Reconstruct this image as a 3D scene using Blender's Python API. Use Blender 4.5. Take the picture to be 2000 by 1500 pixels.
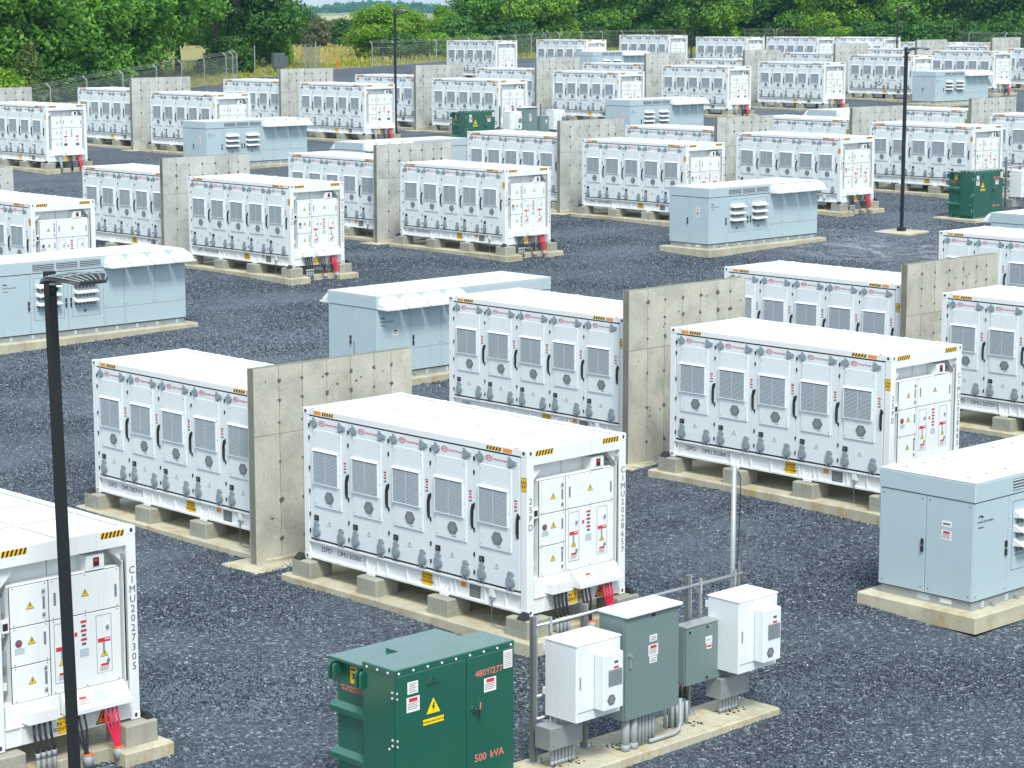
import bpy, bmesh, math, random
import numpy as np
from mathutils import Vector, Matrix

random.seed(7)
rng = np.random.default_rng(11)
scene = bpy.context.scene
for o in list(bpy.data.objects):
    bpy.data.objects.remove(o)
COL = scene.collection

# ------------------------------------------------------------------ camera
cam_d = bpy.data.cameras.new('camera')
cam = bpy.data.objects.new('camera', cam_d)
COL.objects.link(cam)
cam_r, cam_u, cam_f = (0.69198, 0.721917, -0.000804), (-0.11591, 0.112202, 0.986902), (-0.712551, 0.682823, -0.161319)
mw = Matrix(((cam_r[0], cam_u[0], -cam_f[0], 33.2417),
             (cam_r[1], cam_u[1], -cam_f[1], -26.4047),
             (cam_r[2], cam_u[2], -cam_f[2], 10.3005),
             (0, 0, 0, 1)))
cam.matrix_world = mw
cam_d.sensor_width = 36.0
cam_d.lens = 4465.46 / 2000 * 36.0
cam_d.clip_start = 0.5
cam_d.clip_end = 6000
scene.camera = cam

# ------------------------------------------------------------------ sky, sun, exposure
SUN_EL, SUN_AZ = math.radians(54), math.radians(122)      # azimuth from +y towards +x
world = bpy.data.worlds.new('World')
scene.world = world
world.use_nodes = True
wn = world.node_tree.nodes
bg = wn.get('Background') or wn.new('ShaderNodeBackground')
skyt = wn.new('ShaderNodeTexSky')
skyt.sky_type = 'NISHITA'
skyt.sun_disc = False
skyt.sun_elevation = SUN_EL
skyt.sun_rotation = SUN_AZ
skyt.air_density = 1.0
skyt.dust_density = 2.5
skyt.ozone_density = 0.6
# thin bright overcast over the blue: soft cloud sheets all round the dome
wtc = wn.new('ShaderNodeTexCoord')
wmp = wn.new('ShaderNodeMapping'); wmp.inputs['Scale'].default_value = (1, 1, 3.2)
wno = wn.new('ShaderNodeTexNoise'); wno.inputs['Scale'].default_value = 2.6; wno.inputs['Detail'].default_value = 6; wno.inputs['Roughness'].default_value = .55
wrp = wn.new('ShaderNodeValToRGB')
wrp.color_ramp.elements[0].position = .33; wrp.color_ramp.elements[0].color = (.48, .48, .48, 1)
wrp.color_ramp.elements[1].position = .62; wrp.color_ramp.elements[1].color = (.93, .93, .93, 1)
wmx = wn.new('ShaderNodeMix'); wmx.data_type = 'RGBA'
wmx.inputs[7].default_value = (2.45, 2.75, 2.95, 1)
wl = world.node_tree.links
wl.new(wtc.outputs['Generated'], wmp.inputs[0]); wl.new(wmp.outputs[0], wno.inputs['Vector']); wl.new(wno.outputs[0], wrp.inputs[0])
wsp = wn.new('ShaderNodeSeparateXYZ'); wmr = wn.new('ShaderNodeMapRange'); wma = wn.new('ShaderNodeMath'); wma.operation = 'MAXIMUM'
wmr.inputs[1].default_value = .0; wmr.inputs[2].default_value = .4; wmr.inputs[3].default_value = 1.0; wmr.inputs[4].default_value = .3
wl.new(wtc.outputs['Generated'], wsp.inputs[0]); wl.new(wsp.outputs['Z'], wmr.inputs[0]); wl.new(wmr.outputs[0], wma.inputs[0]); wl.new(wrp.outputs[0], wma.inputs[1])
wl.new(wma.outputs[0], wmx.inputs[0]); wl.new(skyt.outputs[0], wmx.inputs[6]); wl.new(wmx.outputs[2], bg.inputs[0])
bg.inputs[1].default_value = 0.15
sun_d = bpy.data.lights.new('sun', 'SUN')
sun_d.energy = 1.5
sun_d.angle = math.radians(14)
sun_d.color = (1.0, 0.975, 0.90)
sun = bpy.data.objects.new('sun', sun_d)
COL.objects.link(sun)
sd = Vector((math.sin(SUN_AZ) * math.cos(SUN_EL), math.cos(SUN_AZ) * math.cos(SUN_EL), math.sin(SUN_EL)))
sun.rotation_euler = sd.to_track_quat('Z', 'Y').to_euler()
scene.view_settings.view_transform = 'Standard'
scene.view_settings.look = 'None'
scene.view_settings.exposure = 1.2
scene.view_settings.gamma = 1.0
scene.view_settings.use_curve_mapping = False
scene.cycles.use_denoising = True
scene.cycles.max_bounces = 8
scene.cycles.transparent_max_bounces = 12
scene.cycles.volume_bounces = 0

# ------------------------------------------------------------------ materials
def mat(name):
    m = bpy.data.materials.new(name)
    m.use_nodes = True
    nt = m.node_tree
    return m, nt, nt.nodes, nt.links, nt.nodes['Principled BSDF']

def noise(nt, scale, detail=4, rough=.6, coord='Object', vec=None, dist=0.0):
    n = nt.nodes.new('ShaderNodeTexNoise')
    n.inputs['Scale'].default_value = scale
    n.inputs['Detail'].default_value = detail
    n.inputs['Roughness'].default_value = rough
    n.inputs['Distortion'].default_value = dist
    if vec is None:
        tc = nt.nodes.new('ShaderNodeTexCoord')
        vec = tc.outputs[coord]
    nt.links.new(vec, n.inputs['Vector'])
    return n

def ramp(nt, src, stops):
    r = nt.nodes.new('ShaderNodeValToRGB')
    el = r.color_ramp.elements
    while len(el) < len(stops):
        el.new(0.5)
    for e, (p, c) in zip(el, stops):
        e.position = p
        e.color = (*c, 1) if len(c) == 3 else c
    nt.links.new(src, r.inputs[0])
    return r

def mix(nt, fac, a, b, mode='MIX'):
    m = nt.nodes.new('ShaderNodeMix')
    m.data_type = 'RGBA'
    m.blend_type = mode
    for sock, v in ((m.inputs[0], fac), (m.inputs[6], a), (m.inputs[7], b)):
        if hasattr(v, 'is_output') or isinstance(v, bpy.types.NodeSocket):
            nt.links.new(v, sock)
        elif isinstance(v, (int, float)):
            sock.default_value = v
        else:
            sock.default_value = (*v, 1)
    return m.outputs[2]

def bump(nt, height, strength, dist, bsdf):
    b = nt.nodes.new('ShaderNodeBump')
    b.inputs['Strength'].default_value = strength
    b.inputs['Distance'].default_value = dist
    nt.links.new(height, b.inputs['Height'])
    nt.links.new(b.outputs[0], bsdf.inputs['Normal'])

def scaled(nt, scale, vec=None):
    tc = nt.nodes.new('ShaderNodeTexCoord')
    mp = nt.nodes.new('ShaderNodeMapping')
    mp.inputs['Scale'].default_value = scale
    nt.links.new(vec or tc.outputs['Object'], mp.inputs[0])
    return mp.outputs[0]

def wander(nt):
    """object coordinates shifted by a random amount per object, so that copies weather differently"""
    tc = nt.nodes.new('ShaderNodeTexCoord'); oi = nt.nodes.new('ShaderNodeObjectInfo')
    ml = nt.nodes.new('ShaderNodeVectorMath'); ml.operation = 'MULTIPLY_ADD'
    ml.inputs[1].default_value = (91, 57, 73)
    nt.links.new(oi.outputs['Random'], ml.inputs[0]); nt.links.new(tc.outputs['Object'], ml.inputs[2])
    return ml.outputs[0]

def paint(name, c, rough=.45, dirt=.12, metallic=0.0, streak=True, dirtc=None):
    """coated metal: slight tone drift, faint vertical rain streaks, fine orange-peel"""
    m, nt, n, l, b = mat(name)
    d = dirtc or tuple(x * .62 for x in c)
    vec = wander(nt)
    big = noise(nt, 1.7, 5, .62, vec=vec)
    r1 = ramp(nt, big.outputs[0], [(.42, (0, 0, 0)), (.8, (1, 1, 1))])
    col = mix(nt, r1.outputs[0], c, tuple(x * (1 - dirt) + y * dirt for x, y in zip(c, d)))
    if streak:
        st = noise(nt, 1.0, 4, .6, vec=scaled(nt, (9, 9, .35), vec))
        r2 = ramp(nt, st.outputs[0], [(.56, (0, 0, 0)), (.78, (1, 1, 1))])
        ml = nt.nodes.new('ShaderNodeMath'); ml.operation = 'MULTIPLY'
        ml.inputs[1].default_value = min(1, dirt * 1.9)
        l.new(r2.outputs[0], ml.inputs[0])
        col = mix(nt, ml.outputs[0], col, d)
    l.new(col, b.inputs['Base Color'])
    rr = ramp(nt, big.outputs[0], [(.3, (rough * .85,) * 3), (.7, (min(1, rough * 1.2),) * 3)])
    l.new(rr.outputs[0], b.inputs['Roughness'])
    b.inputs['Metallic'].default_value = metallic
    fine = noise(nt, 60, 2, .5)
    bump(nt, fine.outputs[0], .04, .004, b)
    return m

def flat(name, c, rough=.5, metallic=0.0):
    m, nt, n, l, b = mat(name)
    ns = noise(nt, 14, 3, .6)
    col = mix(nt, ns.outputs[0], tuple(x * .88 for x in c), tuple(min(1, x * 1.1) for x in c))
    l.new(col, b.inputs['Base Color'])
    b.inputs['Roughness'].default_value = rough
    b.inputs['Metallic'].default_value = metallic
    return m

def concrete(name, c, stain, warm, lo=.55, hi=.75):
    m, nt, n, l, b = mat(name)
    vec = wander(nt)
    big = noise(nt, .9, 8, .68, dist=.6, vec=vec)
    r1 = ramp(nt, big.outputs[0], [(.32, tuple(x * .72 for x in c)), (.5, c), (.68, tuple(min(1, x * 1.18) for x in c))])
    st = noise(nt, 1.0, 6, .65, vec=scaled(nt, (2.2, 2.2, .45), vec))
    r2 = ramp(nt, st.outputs[0], [(lo, (0, 0, 0)), (hi, (stain,) * 3)])
    col = mix(nt, r2.outputs[0], r1.outputs[0], warm)
    sp = noise(nt, 21, 5, .7)
    r3 = ramp(nt, sp.outputs[0], [(.30, (.5, .48, .45)), (.43, (1, 1, 1)), (.72, (1.0, 1, 1)), (.8, (1.12, 1.12, 1.1))])
    col = mix(nt, 1.0, col, r3.outputs[0], 'MULTIPLY')
    l.new(col, b.inputs['Base Color'])
    b.inputs['Roughness'].default_value = .88
    bump(nt, sp.outputs[0], .25, .01, b)
    return m

M = {}
def coated(*a, **k):
    m = paint(*a, **k)
    b = m.node_tree.nodes['Principled BSDF']
    b.inputs['Coat Weight'].default_value = 1.0
    b.inputs['Coat Roughness'].default_value = .15
    b.inputs['Coat IOR'].default_value = 1.75
    return m
M['white'] = paint('white_paint', (.785, .825, .83), .42, .15)
M['door'] = paint('door_paint', (.735, .805, .83), .40, .12)
M['roofw'] = paint('roof_paint', (.82, .825, .82), .5, .16, streak=False, dirtc=(.5, .5, .46))
M['gap'] = flat('door_gasket', (.035, .037, .04), .7)
M['slat'] = paint('vent_slat_paint', (.47, .545, .59), .42, .1, streak=False)
M['ventdark'] = flat('vent_shadow_mesh', (.16, .18, .195), .8)
M['grey'] = paint('grey_cover_plastic', (.255, .315, .35), .5, .12, streak=False)
M['fan'] = flat('fan_mesh', (.14, .16, .18), .6)
M['fanhub'] = flat('fan_hub', (.22, .24, .26), .5)
M['black'] = flat('black_plastic', (.02, .021, .023), .45)
M['wire'] = flat('fence_wire', (.40, .44, .44), .5, .3)
M['steel'] = paint('galvanised_steel', (.43, .47, .48), .42, .35, .55, streak=False, dirtc=(.25, .28, .29))
M['dsteel'] = paint('aged_steel', (.20, .215, .215), .5, .3, .4, streak=False)
M['pcs'] = paint('inverter_grey_paint', (.43, .55, .595), .42, .08)
M['pcsroof'] = paint('inverter_roof_paint', (.66, .68, .68), .5, .12, streak=False)
M['hood'] = paint('inverter_hood_plastic', (.74, .765, .77), .42, .08, streak=False)
M['slate'] = paint('slate_paint', (.085, .115, .125), .45, .1)
M['teal'] = paint('teal_grey_paint', (.165, .235, .235), .40, .10)
M['green'] = coated('transformer_green_paint', (.004, .102, .064), .34, .10, dirtc=(.03, .14, .10))
M['red'] = flat('red_print', (.62, .035, .04), .5)
M['logo'] = flat('logo_red', (.50, .03, .07), .5)
M['pink'] = flat('salmon_lettering', (.80, .20, .17), .6)
M['yellow'] = flat('yellow_print', (.86, .50, .004), .5)
M['sunyellow'] = flat('warning_yellow', (.88, .66, .0), .5)
M['orange'] = flat('orange_print', (.85, .28, .02), .5)
M['ink'] = flat('black_lettering', (.018, .018, .02), .6)
M['gink'] = flat('grey_lettering', (.10, .11, .12), .6)
M['paper'] = flat('white_sticker', (.82, .82, .82), .5)
M['screen'] = flat('display_glass', (.05, .025, .03), .2)
M['redcable'] = flat('red_cable', (.78, .02, .08), .45)
M['blackcable'] = flat('black_cable', (.03, .033, .037), .5)
M['conduit'] = paint('grey_conduit', (.33, .375, .395), .5, .15, streak=False)
M['pole'] = flat('black_pole_paint', (.014, .017, .02), .42)
M['cwall'] = concrete('firewall_concrete', (.475, .47, .40), .55, (.31, .295, .22))
M['cwall2'] = concrete('firewall_concrete_grey', (.485, .505, .475), .5, (.34, .35, .315))
M['cedge'] = concrete('firewall_edge_concrete', (.20, .205, .165), .7, (.11, .11, .085))
M['cpad'] = concrete('pad_concrete', (.47, .455, .345), .85, (.40, .30, .14), .50, .68)
M['cpier'] = concrete('block_concrete', (.33, .335, .28), .5, (.22, .215, .16))
M['seam'] = flat('roof_seam', (.33, .35, .35), .6)
M['tie'] = flat('tie_hole', (.115, .105, .09), .9)
M['orangeplastic'] = flat('orange_plastic', (.85, .16, .03), .5)
M['bark'] = flat('bark', (.075, .06, .048), .95)

def gravel():
    m, nt, n, l, b = mat('dark_gravel')
    tc = nt.nodes.new('ShaderNodeTexCoord')
    P = tc.outputs['Object']
    v1 = nt.nodes.new('ShaderNodeTexVoronoi'); v1.inputs['Scale'].default_value = 17
    l.new(P, v1.inputs['Vector'])
    v2 = nt.nodes.new('ShaderNodeTexVoronoi'); v2.inputs['Scale'].default_value = 34
    l.new(P, v2.inputs['Vector'])
    sep = nt.nodes.new('ShaderNodeSeparateColor'); l.new(v1.outputs['Color'], sep.inputs[0])
    sep2 = nt.nodes.new('ShaderNodeSeparateColor'); l.new(v2.outputs['Color'], sep2.inputs[0])
    c1 = ramp(nt, sep.outputs[0], [(0, (.016, .024, .036)), (.5, (.042, .060, .080)), (.80, (.082, .11, .14)), (.92, (.16, .20, .235)), (1, (.36, .42, .46))])
    c2 = ramp(nt, sep2.outputs[0], [(0, (.018, .028, .042)), (.62, (.050, .071, .094)), (.86, (.105, .135, .165)), (1, (.33, .39, .43))])
    col = mix(nt, .45, c1.outputs[0], c2.outputs[0])
    # worn, dusty drifts where vehicles pass
    mpt = nt.nodes.new('ShaderNodeMapping'); mpt.inputs['Scale'].default_value = (1, .22, 1); l.new(P, mpt.inputs[0])
    big = noise(nt, .42, 4, .55, vec=mpt.outputs[0])
    r = ramp(nt, big.outputs[0], [(.40, (.55, .55, .55)), (.52, (0, 0, 0))])
    col = mix(nt, r.outputs[0], col, (.10, .135, .17))
    big2 = noise(nt, .05, 4, .6, vec=P)
    r4 = ramp(nt, big2.outputs[0], [(.35, (.82, .82, .84)), (.65, (1.15, 1.15, 1.13))])
    col = mix(nt, 1.0, col, r4.outputs[0], 'MULTIPLY')
    # pale dust by the lamp base: a stain with its own shape
    vd = nt.nodes.new('ShaderNodeVectorMath'); vd.operation = 'DISTANCE'
    mp = nt.nodes.new('ShaderNodeMapping'); mp.inputs['Scale'].default_value = (1, 1, 0)
    l.new(P, mp.inputs[0]); l.new(mp.outputs[0], vd.inputs[0])
    vd.inputs[1].default_value = (-22.2, 46.6, 0)
    near = ramp(nt, vd.outputs['Value'], [(0.0, (1, 1, 1)), (1.0, (0, 0, 0))])
    dv = nt.nodes.new('ShaderNodeMath'); dv.operation = 'DIVIDE'; dv.inputs[1].default_value = 5.5
    l.new(vd.outputs['Value'], dv.inputs[0]); l.new(dv.outputs[0], near.inputs[0])
    st = noise(nt, .75, 5, .65, vec=P, dist=1.2)
    rs = ramp(nt, st.outputs[0], [(.47, (0, 0, 0)), (.62, (.8, .8, .8))])
    dust = mix(nt, 1.0, near.outputs[0], rs.outputs[0], 'MULTIPLY')
    col = mix(nt, dust, col, (.34, .36, .40))
    l.new(col, b.inputs['Base Color'])
    b.inputs['Roughness'].default_value = .8
    bump(nt, v1.outputs['Distance'], .9, .035, b)
    return m
M['gravel'] = gravel()

def ground_mat(name, cols, scale=.5):
    m, nt, n, l, b = mat(name)
    a = noise(nt, scale, 8, .7)
    r = ramp(nt, a.outputs[0], [(.3, cols[0]), (.5, cols[1]), (.7, cols[2])])
    f = noise(nt, 6, 6, .75)
    r2 = ramp(nt, f.outputs[0], [(.3, (.6, .6, .6)), (.7, (1.3, 1.3, 1.3))])
    l.new(mix(nt, 1.0, r.outputs[0], r2.outputs[0], 'MULTIPLY'), b.inputs['Base Color'])
    b.inputs['Roughness'].default_value = 1.0
    bump(nt, f.outputs[0], .5, .15, b)
    return m
M['ground'] = ground_mat('field_ground', [(.13, .17, .04), (.30, .28, .10), (.27, .27, .08)], .12)

def leafmat(name, dark, light, warm, trans=.34):
    m, nt, n, l, b = mat(name)
    g = nt.nodes.new('ShaderNodeNewGeometry')
    oi = nt.nodes.new('ShaderNodeObjectInfo')
    r = ramp(nt, g.outputs['Random Per Island'], [(0, dark), (.55, tuple((x + y) / 2 for x, y in zip(dark, light))), (1, light)])
    r2 = ramp(nt, oi.outputs['Random'], [(0, (.78, .86, .8)), (1, (1.2, 1.12, .92))])
    col = mix(nt, 1.0, r.outputs[0], r2.outputs[0], 'MULTIPLY')
    ns = noise(nt, .55, 3, .6)
    r3 = ramp(nt, ns.outputs[0], [(.42, (0, 0, 0)), (.66, (.75, .75, .75))])
    col = mix(nt, r3.outputs[0], col, warm)
    l.new(col, b.inputs['Base Color'])
    b.inputs['Roughness'].default_value = .55
    tr = nt.nodes.new('ShaderNodeBsdfTranslucent')
    l.new(mix(nt, 1.0, col, (1.25, 1.35, .6), 'MULTIPLY'), tr.inputs[0])
    ms = nt.nodes.new('ShaderNodeMixShader'); ms.inputs[0].default_value = trans
    l.new(b.outputs[0], ms.inputs[1]); l.new(tr.outputs[0], ms.inputs[2])
    l.new(ms.outputs[0], n['Material Output'].inputs[0])
    return m
M['leaf_mid'] = leafmat('leaf_mid_green', (.020, .085, .012), (.18, .42, .03), (.17, .40, .03))
M['leaf_dark'] = leafmat('leaf_dark_green', (.009, .045, .012), (.09, .26, .028), (.08, .24, .02))
M['leaf_bright'] = leafmat('leaf_bright_green', (.06, .16, .008), (.23, .43, .018), (.22, .42, .015))
M['leaf_olive'] = leafmat('leaf_olive_green', (.045, .10, .022), (.14, .24, .05), (.13, .19, .05))
M['leaf_pine'] = leafmat('pine_needles', (.014, .036, .016), (.045, .085, .03), (.05, .06, .02), .1)
M['leaf_brown'] = leafmat('leaf_brown_grey', (.085, .11, .05), (.20, .23, .11), (.17, .18, .085))
M['grass_dry'] = leafmat('dry_grass', (.30, .26, .09), (.56, .49, .21), (.36, .37, .11), .2)
M['grass_green'] = leafmat('green_grass', (.12, .20, .02), (.32, .37, .05), (.32, .31, .05), .25)

def stones():
    m, nt, n, l, b = mat('loose_stone')
    oi = nt.nodes.new('ShaderNodeObjectInfo')
    r = ramp(nt, oi.outputs['Random'], [(0, (.008, .014, .024)), (.45, (.026, .042, .066)), (.76, (.062, .09, .128)), (.91, (.13, .17, .215)), (.98, (.30, .36, .42)), (1, (.5, .56, .6))])
    l.new(r.outputs[0], b.inputs['Base Color']); b.inputs['Roughness'].default_value = .75
    return m
M['stone'] = stones()

# ------------------------------------------------------------------ surveyed positions (metres)
CONT= {"C1": [0.0, 0.0, 0.062], "C2": [-0.576, 10.863, 0.474], "C3": [-8.113, 0.698, -0.001], "C4": [-8.789, 11.677, 0.377], "C5": [0.003, -10.364, 0.036], "C6": [-35.883, 23.3, 1.376], "C7": [-35.394, 33.214, 1.467], "C8": [-36.453, 44.597, 1.899], "C9": [-35.719, 53.943, 1.854], "D1": [-8.423, 21.703, 0.349], "D2": [-0.325, 20.655, 0.425], "D3": [-8.159, 31.389, 0.723], "M0": [-36.326, 13.104, 1.296], "M1": [-43.981, 24.035, 1.338], "M2": [-43.492, 33.986, 1.448], "M3": [-44.551, 45.279, 1.908], "M4": [-43.817, 55.069, 1.867], "M5": [-43.714, 64.738, 2.017], "M6": [-43.12, 73.938, 2.237], "C10": [-35.616, 63.762, 2.001], "C11": [-35.022, 72.971, 2.159], "E0": [-73.42, 37.25, 2.657], "G1": [-81.891, 48.653, 2.952], "E1": [-73.793, 48.112, 2.927], "G2": [-82.941, 60.009, 3.193], "E2": [-74.843, 59.56, 3.169], "G3": [-81.709, 69.663, 3.314], "E3": [-73.604, 69.076, 3.248], "G4": [-82.633, 81.182, 3.525], "E4": [-74.535, 80.549, 3.478], "G5": [-82.74, 91.726, 3.698], "E5": [-74.642, 91.291, 3.65], "G6": [-82.513, 102.511, 3.836], "E6": [-74.415, 101.297, 3.753], "G7": [-83.713, 115.14, 4.098], "E7": [-75.615, 113.298, 4.058], "G8": [-84.465, 125.259, 4.311], "E8": [-76.367, 124.708, 4.231], "G9": [-83.904, 135.017, 4.423], "E9": [-75.806, 134.185, 4.282], "F1": [-110.948, 104.168, 4.92], "F2": [-109.15, 112.961, 4.925], "F3": [-110.112, 124.346, 5.216], "F4": [-106.994, 131.162, 5.017], "F5": [-105.343, 139.106, 4.974], "F6": [-103.601, 146.789, 4.906], "F7": [-101.9, 154.93, 4.364], "F8": [-100.3, 159.5, 4.304]}
WALLS= {"W1": [-1.9, 0.159, 3.971], "W2": [-2.476, 11.341, 4.112], "W3": [-2.225, 21.518, 3.976], "W4": [-37.783, 23.399, 4.041], "W5": [-37.294, 33.467, 4.029], "W6": [-38.353, 44.96, 4.14], "W7": [-37.619, 54.57, 4.034], "W8": [-37.516, 64.596, 4.041], "W9": [-36.922, 73.815, 4.066], "W10": [-75.693, 48.078, 4.146], "W11": [-76.743, 59.549, 4.179], "W12": [-75.504, 69.289, 4.149], "W13": [-76.435, 80.793, 4.203], "W14": [-76.542, 91.569, 4.189], "W15": [-76.315, 101.842, 4.165], "W16": [-77.515, 113.868, 4.227], "W17": [-78.267, 125.288, 4.186], "W18": [-77.706, 134.924, 4.188], "W0": [-75.32, 37.271, 3.944], "W19": [-38.226, 13.198, 3.914]}
KERN= [[3.0, 1.2, 0.127], [2.42, 12.06, 0.353], [-5.11, 1.9, -0.174], [-5.79, 12.88, 0.013], [3.0, -9.16, 0.263], [-32.88, 24.5, 0.071], [-32.39, 34.41, 0.02], [-33.45, 45.8, 0.245], [-32.72, 55.14, 0.074], [-5.42, 22.9, -0.161], [2.67, 21.86, 0.158], [-5.16, 32.59, 0.069], [-33.33, 14.3, 0.138], [-40.98, 25.23, -0.206], [-40.49, 35.19, -0.238], [-41.55, 46.48, 0.016], [-40.82, 56.27, -0.158], [-40.71, 65.94, -0.156], [-40.12, 75.14, -0.063], [-32.62, 64.96, 0.071], [-32.02, 74.17, 0.101], [-70.42, 38.45, 0.081], [-78.89, 49.85, -0.04], [-70.79, 49.31, 0.17], [-79.94, 61.21, -0.006], [-71.84, 60.76, 0.204], [-78.71, 70.86, -0.001], [-70.6, 70.28, 0.169], [-79.63, 82.38, 0.004], [-71.53, 81.75, 0.194], [-79.74, 92.93, 0.009], [-71.64, 92.49, 0.195], [-79.51, 103.71, -0.016], [-71.42, 102.5, 0.148], [-80.71, 116.34, 0.015], [-72.61, 114.5, 0.231], [-81.47, 126.46, 0.049], [-73.37, 125.91, 0.205], [-80.9, 136.22, 0.024], [-72.81, 135.38, 0.123], [-107.95, 105.37, 0.247], [-106.15, 114.16, 0.171], [-107.11, 125.55, 0.29], [-103.99, 132.36, 0.077], [-102.34, 140.31, -0.025], [-100.6, 147.99, -0.144], [-98.9, 156.13, -0.74], [-97.3, 160.7, -0.818]]
PCS= {"S1": [10.546, 6.585, "A"], "S4": [-24.889, 39.801, "A"], "S2": [-24.933, 8.635, "A"], "S3": [-13.579, 13.397, "B"], "S5": [-62.841, 43.928, "A"], "S6": [-61.081, 73.781, "A"], "S7": [-66.123, 111.361, "A"], "S8": [-101.922, 112.548, "A"], "S9": [-49.328, 43.048, "B"], "S10": [-48.532, 77.53, "B"], "S11": [-12.157, 42.979, "B"], "S12": [-99.603, 141.576, "A"]}

# ------------------------------------------------------------------ mesh helpers
class MB:
    def __init__(s):
        s.v, s.f, s.mi, s.mats = [], [], [], []
    def m(s, key):
        if key not in s.mats:
            s.mats.append(key)
        return s.mats.index(key)
    def poly(s, pts, key):
        i = len(s.v)
        s.v += [tuple(p) for p in pts]
        s.f.append(tuple(range(i, i + len(pts))))
        s.mi.append(s.m(key))
    def hexa(s, p, key):
        i = len(s.v)
        s.v += [tuple(q) for q in p]
        for q in ((0, 3, 2, 1), (4, 5, 6, 7), (0, 1, 5, 4), (1, 2, 6, 5), (2, 3, 7, 6), (3, 0, 4, 7)):
            s.f.append(tuple(i + k for k in q)); s.mi.append(s.m(key))
    def box(s, x0, x1, y0, y1, z0, z1, key):
        s.hexa([(x0, y0, z0), (x1, y0, z0), (x1, y1, z0), (x0, y1, z0), (x0, y0, z1), (x1, y0, z1), (x1, y1, z1), (x0, y1, z1)], key)
    def cbox(s, x0, x1, y0, y1, z0, z1, key, c=.012):
        """box with chamfered vertical and top edges"""
        a = [(x0 + c, y0), (x1 - c, y0), (x1, y0 + c), (x1, y1 - c), (x1 - c, y1), (x0 + c, y1), (x0, y1 - c), (x0, y0 + c)]
        cx, cy = (x0 + x1) / 2, (y0 + y1) / 2
        def inset(p):
            return (p[0] + (c if p[0] < cx else -c), p[1] + (c if p[1] < cy else -c))
        i = len(s.v)
        rings = [[(*p, z0) for p in a], [(*p, z1 - c) for p in a], [(*inset(p), z1) for p in a]]
        for r in rings: s.v += r
        k = s.m(key)
        for q in (0, 8):
            for j in range(8):
                s.f.append((i + q + j, i + q + (j + 1) % 8, i + q + 8 + (j + 1) % 8, i + q + 8 + j)); s.mi.append(k)
        s.f.append(tuple(i + 16 + j for j in range(8))); s.mi.append(k)
        s.f.append(tuple(i + 7 - j for j in range(8))); s.mi.append(k)
    def prism(s, pts, axis, a, b, key):
        """2D outline extruded along axis from a to b; pts are (x,z) for y, (y,z) for x, (x,y) for z"""
        def P(p, t):
            return {'x': (t, p[0], p[1]), 'y': (p[0], t, p[1]), 'z': (p[0], p[1], t)}[axis]
        n, i, k = len(pts), len(s.v), s.m(key)
        s.v += [P(p, a) for p in pts] + [P(p, b) for p in pts]
        s.f.append(tuple(i + j for j in range(n))); s.mi.append(k)
        s.f.append(tuple(i + n + n - 1 - j for j in range(n))); s.mi.append(k)
        for j in range(n):
            s.f.append((i + j, i + (j + 1) % n, i + n + (j + 1) % n, i + n + j)); s.mi.append(k)
    def tube(s, pts, r, key, n=6, cap=True):
        pts = [Vector(p) for p in pts]
        rs = r if isinstance(r, (list, tuple)) else [r] * len(pts)
        i, k = len(s.v), s.m(key)
        prev = None
        for j, p in enumerate(pts):
            d = (pts[min(j + 1, len(pts) - 1)] - pts[max(j - 1, 0)]).normalized()
            if prev is None:
                e = Vector((0, 0, 1)) if abs(d.z) < .9 else Vector((1, 0, 0))
                a = d.cross(e).normalized()
            else:
                a = (prev - d * prev.dot(d)).normalized()
            prev = a
            b = d.cross(a)
            for t in range(n):
                an = 2 * math.pi * t / n
                s.v.append(tuple(p + (a * math.cos(an) + b * math.sin(an)) * rs[j]))
        for j in range(len(pts) - 1):
            for t in range(n):
                s.f.append((i + j * n + t, i + j * n + (t + 1) % n, i + (j + 1) * n + (t + 1) % n, i + (j + 1) * n + t)); s.mi.append(k)
        if cap:
            s.f.append(tuple(i + n - 1 - t for t in range(n))); s.mi.append(k)
            q = i + (len(pts) - 1) * n
            s.f.append(tuple(q + t for t in range(n))); s.mi.append(k)
    def mesh(s, name, smooth=False):
        me = bpy.data.meshes.new(name)
        me.from_pydata(s.v, [], s.f)
        for key in s.mats:
            me.materials.append(M[key])
        me.polygons.foreach_set('material_index', s.mi)
        bm = bmesh.new(); bm.from_mesh(me)
        bmesh.ops.recalc_face_normals(bm, faces=bm.faces)
        bm.to_mesh(me); bm.free()
        if smooth:
            me.polygons.foreach_set('use_smooth', [True] * len(me.polygons))
        me.update()
        return me
    def build(s, name, parent=None, loc=(0, 0, 0), rot=None, smooth=False):
        return link(name, s.mesh(name, smooth), parent, loc, rot)

def link(name, data, parent=None, loc=(0, 0, 0), rot=None):
    o = bpy.data.objects.new(name, data)
    COL.objects.link(o)
    o.location = loc
    if rot: o.rotation_euler = rot
    if parent is not None: o.parent = parent
    return o

def thing(name, label, cat, loc=(0, 0, 0), rz=0.0, group=None):
    o = bpy.data.objects.new(name, None)
    o.empty_display_size = .3
    COL.objects.link(o)
    o.location = loc; o.rotation_euler = (0, 0, rz)
    o['label'] = label; o['category'] = cat
    if group: o['group'] = group
    return o

KIDS = {}
def kids_of(o):
    return [c for c in o.children]

def copy_tree(o, loc=None, label=None, group=None, rz=None, scale=None, parent=None):
    c = o.copy()
    COL.objects.link(c)
    if parent is not None: c.parent = parent
    if loc is not None: c.location = loc
    if rz is not None: c.rotation_euler = (0, 0, rz)
    if scale is not None: c.scale = scale
    if label: c['label'] = label
    if group: c['group'] = group
    for ch in CH.get(o.name, []):
        copy_tree(ch, parent=c)
    return c

CH = {}
def snapshot(root):
    """remember the children of a finished prototype so that copying needs no scene lookups"""
    ch = list(root.children)
    CH[root.name] = ch
    for c in ch: snapshot(c)

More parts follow.
